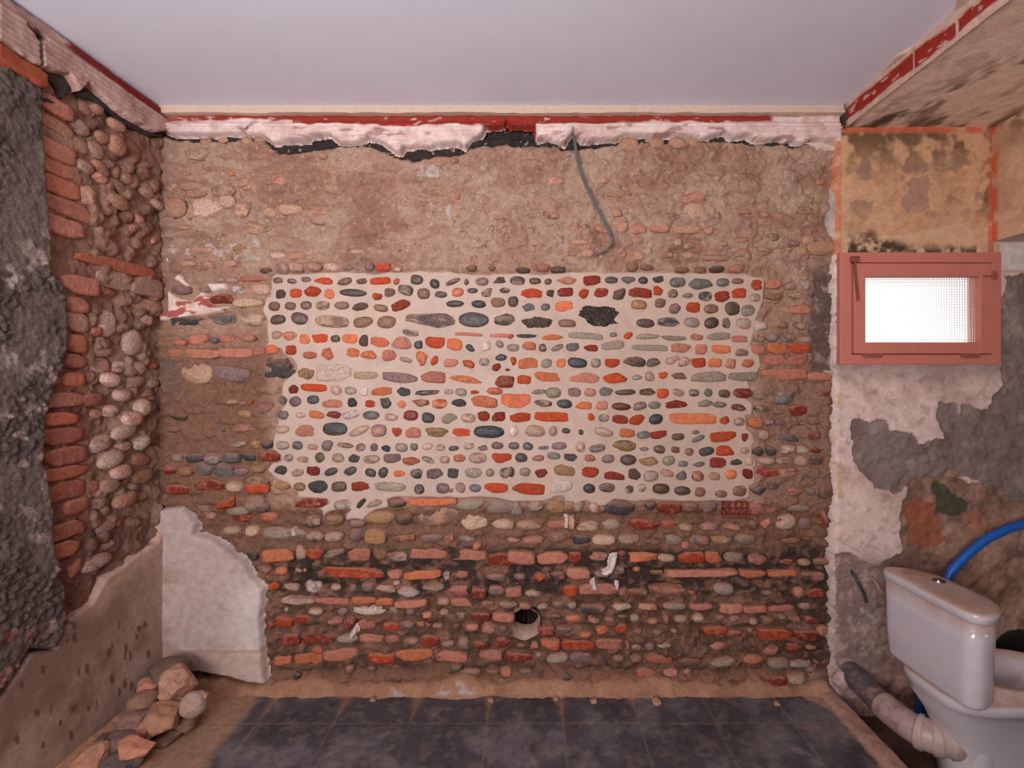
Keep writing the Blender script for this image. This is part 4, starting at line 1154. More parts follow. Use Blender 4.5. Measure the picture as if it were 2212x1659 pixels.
def win_c(U, V, px, py):
    fr_ = fbm(U, V, 13, 6, 219)
    n, n2, n3 = fbm(U, V, 5, 5, 211), fbm(U, V, 12, 4, 212), fbm(U, V, 30, 4, 213)
    c = np.ones(U.shape + (3,)) * lin((224, 196, 186))
    c = blend(c, sstep(0.05, 0.4, n) * 0.6, (184, 150, 138))
    c = blend(c, sstep(0.25, 0.4, n3) * 0.35, (150, 120, 108))
    c = blend(c, sstep(842, 800, py + 20 * n2) * sstep(785, 790, py) * 0.55, (132, 112, 104))
    g = polydist(px, py, GREY) + 24 * fbm(U, V, 10, 6, 201)
    c = blend(c, sstep(-1.5, 1.5, g), (138, 118, 112))
    c = blend(c, sstep(0, 2, g) * sstep(0.1, 0.45, n2) * 0.6, (168, 146, 136))
    c = blend(c, sstep(0, 2, g) * sstep(0.1, 0.45, -n2) * 0.6, (110, 92, 86))
    b = polydist(px, py, BRN) + 24 * fbm(U, V, 10, 6, 202)
    c = blend(c, sstep(-1.5, 1.5, b), (156, 120, 102))
    c = blend(c, sstep(0, 2, b) * sstep(0.0, 0.35, n2) * 0.7, (192, 154, 136))
    c = blend(c, sstep(0, 2, b) * sstep(0.1, 0.4, -n2) * 0.7, (112, 86, 72))
    c = blend(c, sstep(-2, 4, polydist(px, py, [(1965, 1100), (1985, 1065), (2030, 1090), (2040, 1160), (2000, 1185), (1955, 1180)]) + 34 * fr_) * 0.85, (158, 92, 66))
    c = blend(c, sstep(-2, 4, polydist(px, py, [(2080, 1110), (2140, 1090), (2160, 1130), (2100, 1150)]) + 34 * fr_) * 0.7, (170, 104, 80))
    c = blend(c, sstep(-2, 2, polydist(px, py, [(2012, 1060), (2030, 1046), (2055, 1062), (2080, 1076), (2100, 1086), (2096, 1104), (2060, 1112), (2026, 1108)]) + 16 * fr_), (82, 80, 62))
    c = blend(c, sstep(1180, 1220, py) * sstep(1960, 1880, px) * 0.75, (146, 122, 116))
    c = blend(c, sstep(1180, 1220, py) * sstep(1960, 1880, px) * sstep(0.1, 0.3, n3) * 0.6, (190, 164, 156))
    c = blend(c, sstep(-2, 2, polydist(px, py, [(2140, 1400), (2165, 1372), (2200, 1360), (2320, 1355), (2320, 1440), (2140, 1440)]) + 6 * n3), (40, 38, 33))  # dark of a hole behind the toilet, its shade painted flat on the wall
    # ochre stains by the plaster end
    c = blend(c, sstep(1832, 1812, px + 8 * n2) * sstep(830, 870, py) * sstep(1200, 1150, py) * sstep(0.0, 0.3, n2) * 0.7, (204, 160, 104))
    c = blend(c, sstep(1809, 1806, px + 6 * n3) * 0.8, (216, 196, 184))
    # above the window: ochre paper with a herringbone print, damp mould, orange border
    up = sstep(552, 546, py)
    o = np.ones(U.shape + (3,)) * lin((208, 162, 126))
    zig = np.abs(((px - 1815) / 15.0) % 2 - 1) * 15
    hb = ((py + zig * 1.0) % 7.0) < 3.0
    o = blend(o, hb * sstep(-0.25, 0.25, n2) * sstep(330, 380, py) * 0.5, (140, 98, 66))
    mould = np.maximum(sstep(420, 310, py + 40 * n2), sstep(2060, 2125, px + 30 * n2) * sstep(480, 430, py))
    o = blend(o, mould * sstep(-0.3, 0.25, n2 + 0.3 * n3) * 0.85, (92, 68, 48))
    o = blend(o, sstep(0.16, 0.24, fbm(U, V, 11, 4, 214) + 0.25 * n3) * sstep(320, 360, py) * sstep(500, 430, py) * 0.65, (146, 116, 104))
    o = blend(o, sstep(492, 500, py - 14 * np.sin((px - 1815) / 60.0)) * 0.5, (216, 182, 150))
    o = blend(o, sstep(508, 540, py + 22 * n2 - 14 * np.sin((px - 1960) / 60.0)) * sstep(-0.4, 0.2, n3) * ((px > 1830) & (px < 2110)), (80, 60, 50))
    o = blend(o, sstep(290, 285, py + 2 * n3) * sstep(2128, 2118, px) * sstep(-0.5, 0.0, n2 + 0.2) * 0.85, (204, 104, 76))
    o = blend(o, sstep(1820, 1815, px + 4 * n3) * sstep(-0.3, 0.2, n3 + 0.1) * 0.75, (194, 108, 82))
    o = blend(o, sstep(2132, 2137, px + 3 * n3) * sstep(2148, 2146, px) * sstep(-0.1, 0.2, n2 + 0.5 * n3) * 0.8, (198, 104, 78))
    c = c * (1 - up[..., None]) + o * up[..., None]
    # white boxed strip on the wall to the right of the window
    s = ((px > 2160) & (py > 524) & (py < 588))
    c = blend(c, s * 1.0, (222, 206, 198))
    c = blend(c, ((px > 2160) & (py > 582) & (py < 590)) * 1.0, (206, 176, 152))
    return c


wall_window, (WU, WV, WH) = grid('wall_right', WN, XE - 0.006, 3.1, -0.16, ZS + 0.01, 0.0052, win_h, win_c, M_plaster,
                                 keep=lambda U, V, px, py: ~((U > WX0) & (U < WX1) & (V > WZ0) & (V < WZ1)), kind='structure', label='patchy plastered wall holding the small window beside the toilet', cat='wall')
bm = bmesh.new()   # solid wall thickness round the window and beyond
for (x0, x1, z0, z1) in ((1.62, WX0, -0.2, ZS), (WX1 + 0.3, 3.2, -0.2, ZS), (WX0, WX1 + 0.3, -0.2, WZ0 - 0.05), (WX0, WX1 + 0.3, WZ1 + 0.1, ZS)):
    box_bm(bm, x0, x1, YW + 0.10, YW + 0.22, z0, z1)
bm_obj('wall_core', bm, M_front, wall_window)

# window -------------------------------------------------------------------
YF = 2.425


def fr(px, py): return (px - VX) / F * YF, H - (py - VY) / F * YF


def ring(bm, o, i, y0, y1, bev=0.002):
    (ox0, oz1), (ox1, oz0) = fr(o[0], o[1]), fr(o[2], o[3])
    (ix0, iz1), (ix1, iz0) = fr(i[0], i[1]), fr(i[2], i[3])
    box_bm(bm, ox0, ix0, y0, y1, oz0, oz1, bev); box_bm(bm, ix1, ox1, y0, y1, oz0, oz1, bev)
    box_bm(bm, ix0, ix1, y0, y1, iz1, oz1, bev); box_bm(bm, ix0, ix1, y0, y1, oz0, iz0, bev)


win = empty('window_1', (0, YF, 0), 'small top-lit window with terracotta painted frame and patterned glass above the toilet', 'window')
win['kind'] = 'structure'


def wpart(name, bm, mat, parent=win, **kw):
    o = bm_obj(name, bm, mat, None, **kw)
    o.parent = parent
    o.matrix_parent_inverse = parent.matrix_basis.inverted() if parent is win else o.matrix_parent_inverse
    return o


bm = bmesh.new(); ring(bm, (1815, 545, 2163, 787), (1840, 567, 2145, 766), YF, YF + 0.09); ring(bm, (1830, 560, 2155, 775), (1862, 592, 2124, 745), YF + 0.052, YF + 0.09); wframe = wpart('window_frame', bm, M_frame)
bm = bmesh.new(); ring(bm, (1844, 569, 2143, 764), (1868, 598, 2116, 740), YF - 0.006, YF + 0.045); sash = wpart('window_sash', bm, M_frame)
bm = bmesh.new()
(gx0, gz1), (gx1, gz0) = fr(1862, 592), fr(2121, 744)
box_bm(bm, gx0, gx1, YF + 0.026, YF + 0.032, gz0, gz1)
# moulded grid of the patterned glass: small square pillows on the room side
gw, gh = gx1 - gx0, gz1 - gz0
nxg, nzg = int(gw / 0.0125), int(gh / 0.0125)
for i in range(nxg):
    for j in range(nzg):
        cx, cz = gx0 + (i + 0.5) * gw / nxg, gz0 + (j + 0.5) * gh / nzg
        s0, s1 = 0.0058, 0.0034
        vb = [bm.verts.new((cx + sx * s0, YF + 0.0259, cz + sz * s0)) for sx, sz in ((-1, -1), (1, -1), (1, 1), (-1, 1))]
        vt = [bm.verts.new((cx + sx * s1, YF + 0.0238, cz + sz * s1)) for sx, sz in ((-1, -1), (1, -1), (1, 1), (-1, 1))]
        bm.faces.new(vt)
        for k in range(4): bm.faces.new((vb[k], vb[(k + 1) % 4], vt[(k + 1) % 4], vt[k]))
        bm.faces.new(vb[::-1])
pane = wpart('glass_pane', bm, M_glass, sash)
for hx in (1882, 2093):
    bm = bmesh.new()
    (x0, z), (x1, _) = fr(hx - 20, 767), fr(hx + 22, 767)
    bmesh.ops.create_cone(bm, cap_ends=True, segments=14, radius1=0.006, radius2=0.006, depth=x1 - x0)
    for v in bm.verts: v.co = Vector(((x0 + x1) / 2 + v.co.z, YF - 0.007 + v.co.x, z + v.co.y))
    for k in (0.33, 0.66):
        vs = bmesh.ops.create_cone(bm, cap_ends=True, segments=14, radius1=0.0068, radius2=0.0068, depth=0.003)['verts']
        for v in vs: v.co = Vector((x0 + (x1 - x0) * k + v.co.z, YF - 0.007 + v.co.x, z + v.co.y))
    box_bm(bm, x0 + 0.004, x1 - 0.004, YF - 0.0085, YF - 0.0005, z - 0.014, z - 0.002, 0.001)
    wpart('hinge', bm, M_metal)
bm = bmesh.new()
pts = catmull([(*fr(1842, 558), 0), (*fr(1845, 600), 0), (*fr(1850, 650), 0)], 4)
for k in range(len(pts) - 1):
    (x0, z0, _), (x1, z1, _) = pts[k], pts[k + 1]
    box_bm(bm, min(x0, x1) - 0.004, max(x0, x1) + 0.005, YF - 0.016, YF - 0.009, z1, z0 + 0.001)
(x0, z1), (x1, z0) = fr(1834, 555), fr(1852, 568)
box_bm(bm, x0, x1, YF - 0.02, YF - 0.003, z0, z1, 0.002)
wpart('stay_arm', bm, parent=sash, mat=mineral('rusty_arm', 0.7, (50, 0.7, 1.2), base=(140, 80, 62), bumps=()))
bm = bmesh.new()
(x0, z1), (x1, z0) = fr(2120, 595), fr(2150, 599)
box_bm(bm, x0, x1, YF - 0.014, YF - 0.006, z0, z1, 0.001)
(x0, z1), (x1, z0) = fr(2139, 586), fr(2150, 604)
box_bm(bm, x0, x1, YF - 0.012, YF - 0.001, z0, z1, 0.002)
wpart('latch', bm, M_metal, sash)

# ------------------------------------------------------------------ floor
def floor_h(U, V, px, py):
    j = np.minimum(np.abs(((U + 0.198) / 0.347 + 0.5) % 1 - 0.5) * 0.347, np.abs(((V - 2.247) / 0.347 + 0.5) % 1 - 0.5) * 0.347)
    return 0.0015 * fbm(U, V, 7, 3, 221) - 0.0025 * sstep(0.004, 0.0015, j)


def floor_c(U, V, px, py):
    n, n3 = fbm(U, V, 6, 5, 222), fbm(U, V, 25, 4, 223)
    c = np.ones(U.shape + (3,)) * lin((78, 71, 76))
    c = blend(c, sstep(0.05, 0.45, n) * 0.8, (112, 104, 106))
    c = blend(c, sstep(0.05, 0.4, -n) * 0.6, (56, 50, 54))
    jx = np.abs(((U + 0.198) / 0.347 + 0.5) % 1 - 0.5) * 0.347
    jy = np.abs(((V - 2.247) / 0.347 + 0.5) % 1 - 0.5) * 0.347
    c = blend(c, sstep(0.005, 0.002, np.minimum(jx, jy)) * 0.5, (128, 110, 100))
    # dust along the wall and creeping into the joints
    c = blend(c, sstep(2.425, 2.44, V + 0.02 * n3), (168, 118, 90))
    c = blend(c, sstep(0.05, 0.0, jx + (2.43 - V) * 0.22 + 0.015 * n3) * (V > 2.22) * sstep(1.0, 0.3, U) * 0.8, (150, 112, 92))
    left = U + 1.33 - (2.43 - V) * 0.05 + 0.05 * n
    c = blend(c, sstep(0.03, -0.03, left), (156, 120, 98))
    # mortar kerb at the right
    kr = U - 1.41 + 0.9 * np.maximum(V - 2.33, 0) ** 1 * 0.9 + 0.012 * n3
    c = blend(c, sstep(0.0, 0.012, kr), (164, 130, 114))
    c = blend(c, sstep(0.06, 0.45, n3) * 0.25, (148, 128, 116))
    return c


floor_, _ = grid('floor', Flat(0.0), XL - 0.02, 1.515, 1.2, D + 0.04, 0.0075, floor_h, floor_c, M_floor, kind='structure', label='dark worn tile floor slab dusted with plaster', cat='floor')
bm = bmesh.new()
box_bm(bm, XL - 0.1, 1.512, -1.9, 1.21, -0.14, -0.001); box_bm(bm, XL - 0.1, 1.512, 1.19, D + 0.05, -0.14, -0.012)
bm_obj('slab', bm, M_dust if False else mineral('slab_edge', 0.9, (30, 0.7, 1.2), base=(120, 92, 80), bumps=((60, 0.5, 0.008),)), floor_)


def kerb_h(U, V, px, py):
    t = (U - 1.43) / 0.09
    return 0.022 * np.sqrt(np.clip(1 - (2 * t - 1) ** 4, 0, 1)) + 0.006 * fbm(U, V, 20, 3, 231) - 0.12 * sstep(0.96, 1.02, t)


grid('trim_5', Flat(-0.004), 1.425, 1.53, 0.6, D, 0.0075, kerb_h, flatcol((170, 134, 116), 0.15, 18, 232), M_dust, kind='structure', label='rough mortar kerb along the right edge of the dark floor', cat='kerb')


def low_c(U, V, px, py):
    n = fbm(U, V, 7, 4, 241)
    c = np.ones(U.shape + (3,)) * lin((86, 64, 54))
    return blend(c, sstep(0, 0.4, n) * 0.7, (120, 92, 78))


grid('floor_lower', Flat(-0.11), 1.50, 3.1, 0.6, D, 0.012, lambda U, V, px, py: 0.01 * fbm(U, V, 9, 4, 242), low_c, M_dust, kind='structure', label='lower bare earth floor under the toilet', cat='floor')


# dust fillet along the wall foot and in the left corner
def heap_h(U, V, px, py):
    dl = U - XL; db = D - V
    n = fbm(U, V, 8, 4, 251)
    hl = 0.055 * np.exp(-(dl / 0.15) ** 2) * sstep(1.45, 1.9, V) + 0.035 * np.exp(-(dl / 0.28) ** 2)
    hb = 0.062 * (1 + 0.9 * fbm(U, V * 0.2, 5, 5, 254)) * np.exp(-(np.maximum(db - 0.01, 0) / 0.045) ** 2)
    return np.maximum(hl, hb) + 0.008 * n + 0.007 * fbm(U, V, 34, 3, 252) - 0.012


def heap_c(U, V, px, py):
    n = fbm(U, V, 12, 4, 253)
    c = np.ones(U.shape + (3,)) * lin((164, 120, 94))
    c = blend(c, sstep(0, 0.4, n) * 0.5, (184, 140, 112))
    c = blend(c, sstep(0.1, 0.4, -n) * 0.5, (132, 96, 78))
    c = blend(c, sstep(2.42, 2.435, V) * sstep(2.462, 2.45, V) * sstep(-0.72, -0.64, U + 0.05 * n) * sstep(-0.22, -0.30, U + 0.05 * n) * sstep(-0.2, 0.1, fbm(U * 0.3, V, 40, 4, 255)) * 0.8, (190, 172, 170))
    return c


grid('wall_dust', Flat(0.0), XL, 1.48, 1.5, D + 0.02, 0.0085, heap_h, heap_c, M_dust, keep=lambda U, V, px, py: heap_h(U, V, px, py) > -0.004, kind='stuff', label='tan mortar dust heaped along the foot of the walls', cat='dust')

# ------------------------------------------------------------------ loose rubble in the left corner
ROCKS = [  # px, py, w, h, depth, kind, colour, name, label
    (364, 1450, 88, 54, 2.33, 'p', (92, 78, 70), 'rock', 'dark rounded rock capped with tan dust, topmost of the corner pile', 'rock'),
    (384, 1474, 68, 64, 2.24, 's', (196, 148, 126), 'rubble_chunk', 'pale pink angular chunk leaning just below the dark top rock', 'rubble'),
    (318, 1485, 50, 36, 2.26, 's', (200, 132, 112), 'rubble_chunk', 'small pink broken chunk against the left wall beside the dark top rock', 'rubble'),
    (310, 1520, 60, 50, 2.20, 'p', (138, 104, 86), 'rock', 'brown lump wedged against the left wall under the small pink chunk', 'rock'),
    (368, 1527, 64, 40, 2.20, 's', (132, 92, 80), 'brick_fragment', 'reddish brown fragment half buried behind the big flat tan slab', 'brick fragment'),
    (418, 1521, 50, 50, 2.18, 'p', (186, 160, 144), 'rock', 'pale grey lumpy rock at the right end of the pile', 'rock'),
    (437, 1503, 24, 20, 2.20, 's', (190, 150, 122), 'pebble', 'tiny tan crumb resting on the pale grey lumpy rock', 'pebble'),
    (346, 1556, 84, 60, 2.13, 's', (182, 132, 102), 'stone_slab', 'big flat tan slab of broken stone in the middle of the pile', 'stone slab'),
    (290, 1562, 56, 50, 2.10, 's', (132, 98, 92), 'rock', 'mauve brown rock touching the wall left of the flat tan slab', 'rock'),
    (306, 1586, 50, 38, 2.08, 's', (148, 94, 82), 'brick_fragment', 'dull red brick lump in front of the mauve brown rock', 'brick fragment'),
    (262, 1602, 62, 44, 2.04, 'p', (74, 70, 72), 'rock', 'smooth slate grey rock behind the pink brick shard', 'rock'),
    (227, 1605, 46, 42, 2.03, 's', (54, 50, 51), 'rock', 'nearly black rock pressed against the wall at the lower left', 'rock'),
    (292, 1613, 80, 36, 1.99, 's', (212, 138, 112), 'brick_shard', 'long bright pink brick shard lying across the dark rocks', 'brick shard'),
    (199, 1638, 60, 66, 1.97, 's', (184, 130, 104), 'rubble_chunk', 'tan and pink chunk at the lowest left end of the pile', 'rubble'),
    (264, 1648, 80, 56, 1.97, 's', (84, 78, 78), 'rock', 'large dark grey rock at the near foot of the pile below the pink shard', 'rock'),
]
ROCKS_SUPPORT = []
for i, (px, py, a, b, y, kd, col, nm, lab, cat) in enumerate(ROCKS):
    v, f = stone_shape(kd, 900 + i, 4)
    hw, hh = a / 2 / F * y, b / 2 / F * y
    c = P_(px, py, y)
    c[0] = max(c[0], XL + 0.030 + hw * 0.95)
    P = v * np.array([hw, (hw + hh) / 2, hh])
    r = np.random.default_rng(i)
    cols = np.tile(lin(col), (len(v), 1))
    nz = sstep(-0.1, 0.3, fbm(v[:, 0] + i, v[:, 1], 1.4, 3, 2, v[:, 2]))
    cols = cols * (1 - 0.35 * nz[:, None]) + lin((168, 124, 102)) * 0.35 * nz[:, None]
    link(nm, mesh_np(nm, P, f, cols, smooth=kd == 'p'), M_rub, None, c, label=lab, cat=cat)
# loose small stones and mortar under the pile
hid = [(330, 1540, 60, 50, 2.16), (390, 1500, 60, 44, 2.27), (340, 1500, 56, 44, 2.28), (285, 1590, 56, 40, 2.08), (245, 1630, 60, 40, 2.0), (230, 1640, 50, 40, 2.0), (400, 1545, 60, 30, 2.18), (362, 1580, 60, 30, 2.12)]
VV, FF, CC, off = [], [], [], 0
for i, (px, py, a, b, y) in enumerate(hid):
    v, f = stone_shape('s', 950 + i, 3)
    c = P_(px, py, y + 0.02); c[2] -= 0.02
    hw, hh = a / 2 / F * y, b / 2 / F * y
    VV.append(v * np.array([hw, hw, hh]) + c); FF.append(f + off); CC.append(np.tile(lin((120, 90, 76)), (len(v), 1))); off += len(v)
link('mortar_rubble', mesh_np('mortar_rubble', np.concatenate(VV), np.concatenate(FF), np.concatenate(CC), False), M_rub, kind='stuff', label='crumbled brown mortar filling the gaps of the corner rubble pile', cat='rubble')

# ------------------------------------------------------------------ hanging cable
yc = D - 0.055
pts = [P_(1238, 290, D - 0.02), P_(1240, 300, yc), P_(1243, 325, yc), P_(1250, 360, yc), P_(1265, 402, yc), P_(1284, 440, yc), P_(1304, 480, yc), P_(1319, 510, yc), P_(1322, 524, yc), P_(1312, 538, yc), P_(1298, 545, yc + 0.01), P_(1285, 551, D - 0.035)]
cb = tube('hanging_cable', catmull(pts, 10), 0.0052, M_wire, 10, label='thin grey electric cable hanging from a gap in the cornice over the bare wall', cat='cable')
tube('cable_core', catmull([p + np.array([0.006, -0.003, 0.004]) for p in pts[1:8]], 10), 0.0030, M_wire, 8, parent=cb)
bm = bmesh.new()
a, b = P_(525, 277, D - 0.075), P_(547, 258, D - 0.07)
d_ = Vector(b - a); n_ = Vector((d_.z, 0, -d_.x)).normalized() * 0.0035
for y_ in (0, 0.004):
    for p, q in ((a, 1), (a, -1), (b, -1), (b, 1)): bm.verts.new(Vector(p) + n_ * q + Vector((0, y_, 0)))
bm.verts.ensure_lookup_table()
for f4 in ((0, 1, 2, 3), (7, 6, 5, 4), (0, 4, 5, 1), (1, 5, 6, 2), (2, 6, 7, 3), (3, 7, 4, 0)): bm.faces.new([bm.verts[i] for i in f4])
bm_obj('wood_splinter', bm, M_white, label='small pale splinter stuck across the red band of the cornice', cat='splinter')
for i, (x, y, a) in enumerate(((1282, 1516, 16), (1419, 1518, 20), (1200, 1511, 12), (1678, 1521, 14), (1060, 1514, 15), (806, 1512, 14))):
    v, f = stone_shape('s', 970 + i, 2)
    yy = (H - 0.004) * F / (y - VY)
    r_ = a / 2 / F * yy
    o = link('mortar_chip', mesh_np('mortar_chip', v * np.array([r_, r_, r_ * 0.6]), f, np.tile(lin((186, 142, 122)), (len(v), 1)), False), M_rub, None, ((x - VX) / F * yy, yy, r_ * 0.45), label='tiny mortar chip fallen on the dark floor at the foot of the back wall', cat='chip', group='mortar chips on the floor edge')
# cut cables by the toilet
pts = [P_(1838, 1232, YW + 0.02), P_(1845, 1243, YW - 0.03), P_(1856, 1262, YW - 0.05), P_(1866, 1282, YW - 0.04), P_(1871, 1300, YW - 0.02)]
tube('cut_cable', catmull(pts, 8), 0.0075, M_green, 10, label='short dark green cut cable poking from the wall left of the cistern', cat='cable')
pts = [P_(1880, 1246, YW + 0.02), P_(1890, 1256, YW - 0.03), P_(1900, 1272, YW - 0.05), P_(1912, 1284, YW - 0.05)]
tube('cable_sheath', catmull(pts, 8), 0.005, mineral('cream_sheath', 0.6, (40, 0.8, 1.1), base=(176, 146, 128), bumps=()), 10, label='thin cream cable stub beside the dark green cut cable', cat='cable')

# ------------------------------------------------------------------ toilet
toi = empty('toilet', (1.72, 2.03, -0.10), 'white two-piece toilet with dusty cistern standing loose in the right corner', 'toilet')
A_ = np.array([0.062, -0.998]); N_ = np.array([0.998, 0.062])
O_ = np.array([1.606, 2.030])


def pl(s, n): return O_ + s * A_ + n * N_


def dsec(L, Wd, rc, k=14):
    """D shaped plan: flat at n=0, bowed to n=Wd"""
    pts = []
    for t in np.linspace(-1, 1, 41):          # bowed front
        pts.append((L * np.sign(t) * abs(t) ** 0.72, max(0.0, Wd * (1 - abs(t) ** 2.6) ** 0.62)))
    pts = [(s, rc + n * (Wd - rc) / Wd) for s, n in pts]
    for a in np.linspace(0, np.pi / 2, 7)[1:]:
        pts.append((L - rc + rc * np.cos(a), rc - rc * np.sin(a)))
    for t in np.linspace(0, 1, 12)[1:-1]:
        pts.append((L - rc - t * 2 * (L - rc), 0.0))
    for a in np.linspace(np.pi / 2, np.pi, 7)[:-1]:
        pts.append((-L + rc + rc * np.cos(a), rc - rc * np.sin(a)))
    return np.array(pts)




def loft2(name, rings, mat, parent, off, cap0=True, cap1=True):
    bm = bmesh.new()
    R = [[bm.verts.new(Vector(p) - off) for p in r] for r in rings]
    n = len(R[0])
    for a, b in zip(R[:-1], R[1:]):
        for j in range(n): bm.faces.new((a[j], a[(j + 1) % n], b[(j + 1) % n], b[j]))
    if cap0: bm.faces.new(R[0][::-1])
    if cap1: bm.faces.new(R[-1])
    o = bm_obj(name, bm, mat, parent, smooth=True)
    return o


TO = Vector((1.72, 2.03, -0.10))


def dring(z, L, Wd, rc, ds=0.0, dn=0.0):
    s = dsec(L, Wd, rc)
    return [(*pl(a + ds, b + dn), z) for a, b in s]


Z0, Z1, Z2 = 0.335, 0.668, 0.707
cist = loft2('cistern', [dring(Z0 + 0.004, 0.17, 0.12, 0.03, 0.01, 0.02), dring(Z0, 0.185, 0.14, 0.035, 0.008, 0.012), dring(Z0 + 0.006, 0.198, 0.155, 0.04, 0.006, 0.006), dring(Z0 + 0.02, 0.208, 0.165, 0.045, 0.004, 0.002), dring(0.45, 0.214, 0.172, 0.045),
                         dring(0.58, 0.218, 0.178, 0.045), dring(Z1, 0.221, 0.182, 0.045)], M_cer, toi, TO)
lid = loft2('cistern_lid', [dring(Z1 - 0.002, 0.222, 0.183, 0.045), dring(Z1 + 0.002, 0.231, 0.192, 0.050, 0, -0.004), dring(Z2 - 0.010, 0.232, 0.194, 0.050, 0, -0.004), dring(Z2 - 0.003, 0.228, 0.190, 0.048, 0, -0.001), dring(Z2, 0.220, 0.180, 0.045, 0, 0.004),
                            dring(Z2 + 0.002, 0.16, 0.12, 0.03, 0, 0.03), dring(Z2 + 0.003, 0.06, 0.05, 0.012, 0, 0.06)], M_cer, toi, TO)
bc = pl(-0.055, 0.125)
bm = bmesh.new()
for (r0, r1, z, hgt) in ((0.026, 0.024, Z2 + 0.004, 0.006), (0.018, 0.017, Z2 + 0.007, 0.005)):
    vs = bmesh.ops.create_cone(bm, cap_ends=True, segments=28, radius1=r0, radius2=r1, depth=hgt)['verts']
    for v in vs: v.co = Vector((v.co.x + bc[0], v.co.y * 0.9 + bc[1], v.co.z + z)) - TO
bt = bm_obj('flush_button', bm, M_chrome, lid, smooth=False)
bt['label'] = 'chrome flush button'
kc = P_(2119, 1369, 1.845)
bm = bmesh.new()
bmesh.ops.create_uvsphere(bm, u_segments=16, v_segments=10, radius=0.010)
for v in bm.verts: v.co = Vector((v.co.x, v.co.y * 0.6, v.co.z)) + Vector((pl(0.218, 0.055)[0], pl(0.218, 0.055)[1], 0.625)) - TO
bm_obj('blanking_cap', bm, M_cer, cist, smooth=True)


def plan(z, parts, scale=1.0, n=72):
    """egg-shaped plan: deck behind, oval bowl in front; parts = (centre n, half length n, half width s, power)"""
    cn, ln, ws, pw = parts
    out = []
    for k in range(n):
        a = 2 * np.pi * k / n
        ca, sa = np.cos(a), np.sin(a)
        s = np.sign(sa) * abs(sa) ** (2 / pw) * ws
        m = np.sign(ca) * abs(ca) ** (2 / pw) * ln
        if ca < 0:   # squarer towards the cistern
            m = -abs(ca) ** (2 / (pw + 1.6)) * ln; s = np.sign(sa) * abs(sa) ** (2 / (pw + 1.6)) * ws
        out.append((*pl(s, cn + m), z))
    return out


bowl = loft2('bowl', [plan(-0.105, (0.32, 0.21, 0.10, 2.4)), plan(-0.06, (0.32, 0.20, 0.095, 2.4)), plan(0.08, (0.32, 0.22, 0.10, 2.3)), plan(0.18, (0.33, 0.27, 0.125, 2.2)), plan(0.25, (0.33, 0.315, 0.155, 2.2)), plan(0.285, (0.335, 0.325, 0.175, 2.2)),
                      plan(0.29, (0.335, 0.33, 0.182, 2.2)), plan(0.325, (0.335, 0.33, 0.184, 2.2)), plan(0.333, (0.335, 0.323, 0.178, 2.2)), plan(0.335, (0.40, 0.235, 0.165, 2.1)), plan(0.362, (0.40, 0.225, 0.157, 2.1)), plan(0.366, (0.40, 0.215, 0.148, 2.1)),
                      plan(0.362, (0.40, 0.195, 0.128, 2.1)), plan(0.33, (0.40, 0.185, 0.120, 2.1)), plan(0.24, (0.38, 0.14, 0.09, 2.1)), plan(0.17, (0.36, 0.07, 0.05, 2.1)), plan(0.16, (0.36, 0.03, 0.02, 2.1))], M_cer, toi, TO)
# ceramic outlet shoulder under the cistern
sh = loft2('outlet_shoulder', [[(*pl(0.11 * np.cos(a), 0.13 + 0.10 * np.sin(a)), z) for a in np.linspace(0, 2 * np.pi, 32, endpoint=False)] for z in (0.332,)] +
           [[(*pl(k * np.cos(a), 0.19 + 0.09 * np.sin(a)), z) for a in np.linspace(0, 2 * np.pi, 32, endpoint=False)] for k, z in ((0.110, 0.30), (0.105, 0.24), (0.10, 0.16), (0.10, 0.02), (0.10, -0.10))], M_cer, toi, TO)

# ------------------------------------------------------------------ waste pipe
pp = catmull([(1.585, 2.47, 0.105), (1.592, 2.33, 0.095), (1.602, 2.20, 0.085), (1.64, 2.09, 0.078), (1.715, 2.038, 0.08), (1.81, 2.03, 0.085)], 12)
pipe = empty('waste_pipe', (1.60, 2.3, -0.1), 'grubby plastic waste pipe bending from the wall to the back of the toilet', 'pipe')
PO = Vector((1.60, 2.3, -0.1))


def ptube(name, path, rad, mat):
    return tube(name, np.asarray(path) - np.array(PO), rad, mat, 28, parent=pipe)


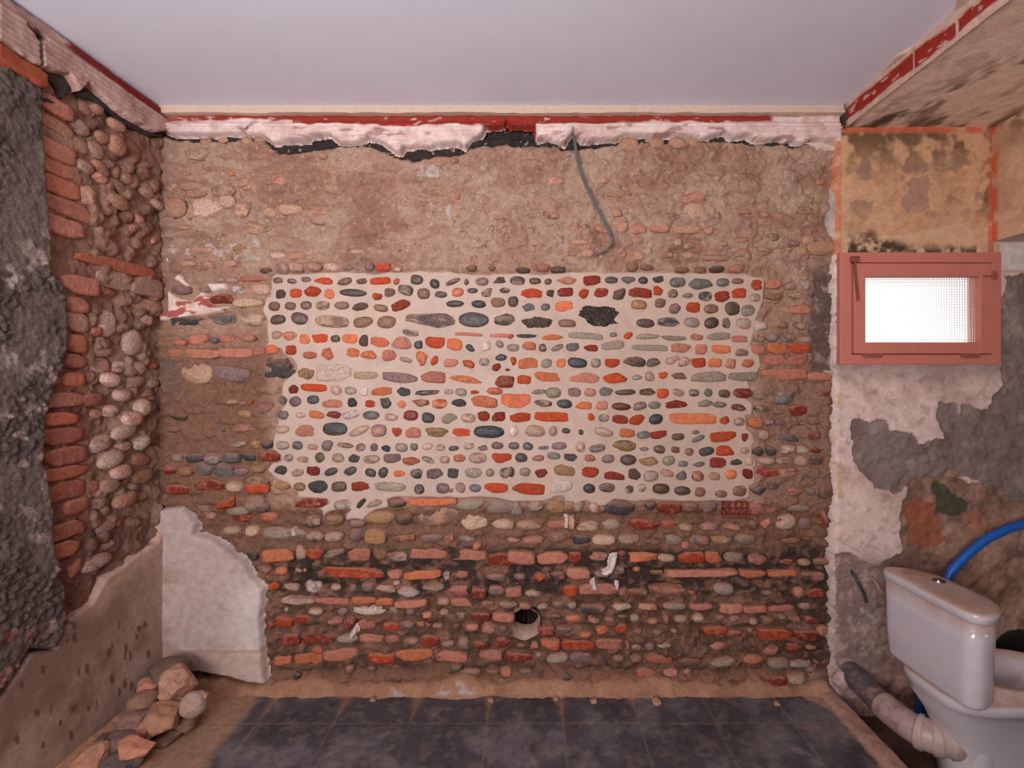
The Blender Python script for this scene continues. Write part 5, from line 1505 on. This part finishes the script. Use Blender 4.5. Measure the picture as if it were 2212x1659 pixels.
g_ = ptube('straight_pipe', pp[:22], 0.054, M_pvcd); g_['label'] = 'grey wall end of the pipe'
ptube('pipe_elbow', pp[20:], 0.060, M_pvc)
n_ = 40
cpath = catmull(pp[35:60:3], 8)
rr_ = np.array([0.0655 + 0.0055 * (1 if (i // 9) % 2 == 0 else -0.2) for i in range(len(cpath))])
rr_[:2] = 0.061
M_col = mineral('collar', 0.4, (20, 0.8, 1.15), base=(188, 164, 156), smear=(20, 0.5, 0.65, (150, 116, 104), 0.7), bumps=())
ptube('ribbed_collar', cpath, rr_, M_col)
bm = bmesh.new()     # broken mortar plug round the pipe at the wall
vs, f_ = stone_shape('r', 777, 3)
pl_v = vs * np.array([0.055, 0.04, 0.05]) + np.array([1.545, YW - 0.005, 0.075])
link('mortar_plug', mesh_np('mortar_plug', pl_v, f_, np.tile(lin((196, 168, 158)), (len(vs), 1))), M_stone, wall_window)

# ------------------------------------------------------------------ blue hose
k = 2.35 / F
hp = [(1.86, 2.37, -0.08), (1.90, 2.36, 0.25), (1.945, 2.35, 0.50)] + [tuple(P_(x, y, 2.35)) for x, y in ((2050, 1243), (2080, 1207), (2125, 1169), (2165, 1148), (2212, 1132), (2300, 1116))] + [(2.75, 2.40, 0.93), (2.95, 2.46, 0.93)]
tube('water_hose', catmull(hp, 10), 0.0195, M_blue, 16, label='bright blue plastic pipe sleeve rising behind the toilet cistern', cat='hose')

# ------------------------------------------------------------------ the rest of the room (behind the camera)
bm = bmesh.new()
for (x0, x1, z0, z1) in ((XL - 0.1, -1.77, -0.14, ZC), (-0.13, 3.2, -0.14, ZC), (-1.77, -0.13, -0.14, 0.88), (-1.77, -0.13, 2.52, ZC)):
    box_bm(bm, x0, x1, -1.58, -1.48, z0, z1)
bm_obj('wall_front', bm, M_front, kind='structure')
bm = bmesh.new()
box_bm(bm, 3.1, 3.2, -1.9, YW + 0.1, -0.2, ZC + 0.05)
bm_obj('wall_right_far', bm, M_front, kind='structure')
bm = bmesh.new()
box_bm(bm, 1.5, 3.2, -1.9, 0.62, -0.2, -0.11); box_bm(bm, 1.55, 3.2, -1.9, 0.02, ZS, ZS + 0.08)
bm_obj('floor_rear', bm, M_front, kind='structure')
bm = bmesh.new()
box_bm(bm, 1.56, 3.2, -1.9, D + 0.2, ZC + 0.09, ZC + 0.14)
bm_obj('ceiling_upper', bm, M_front, kind='structure')
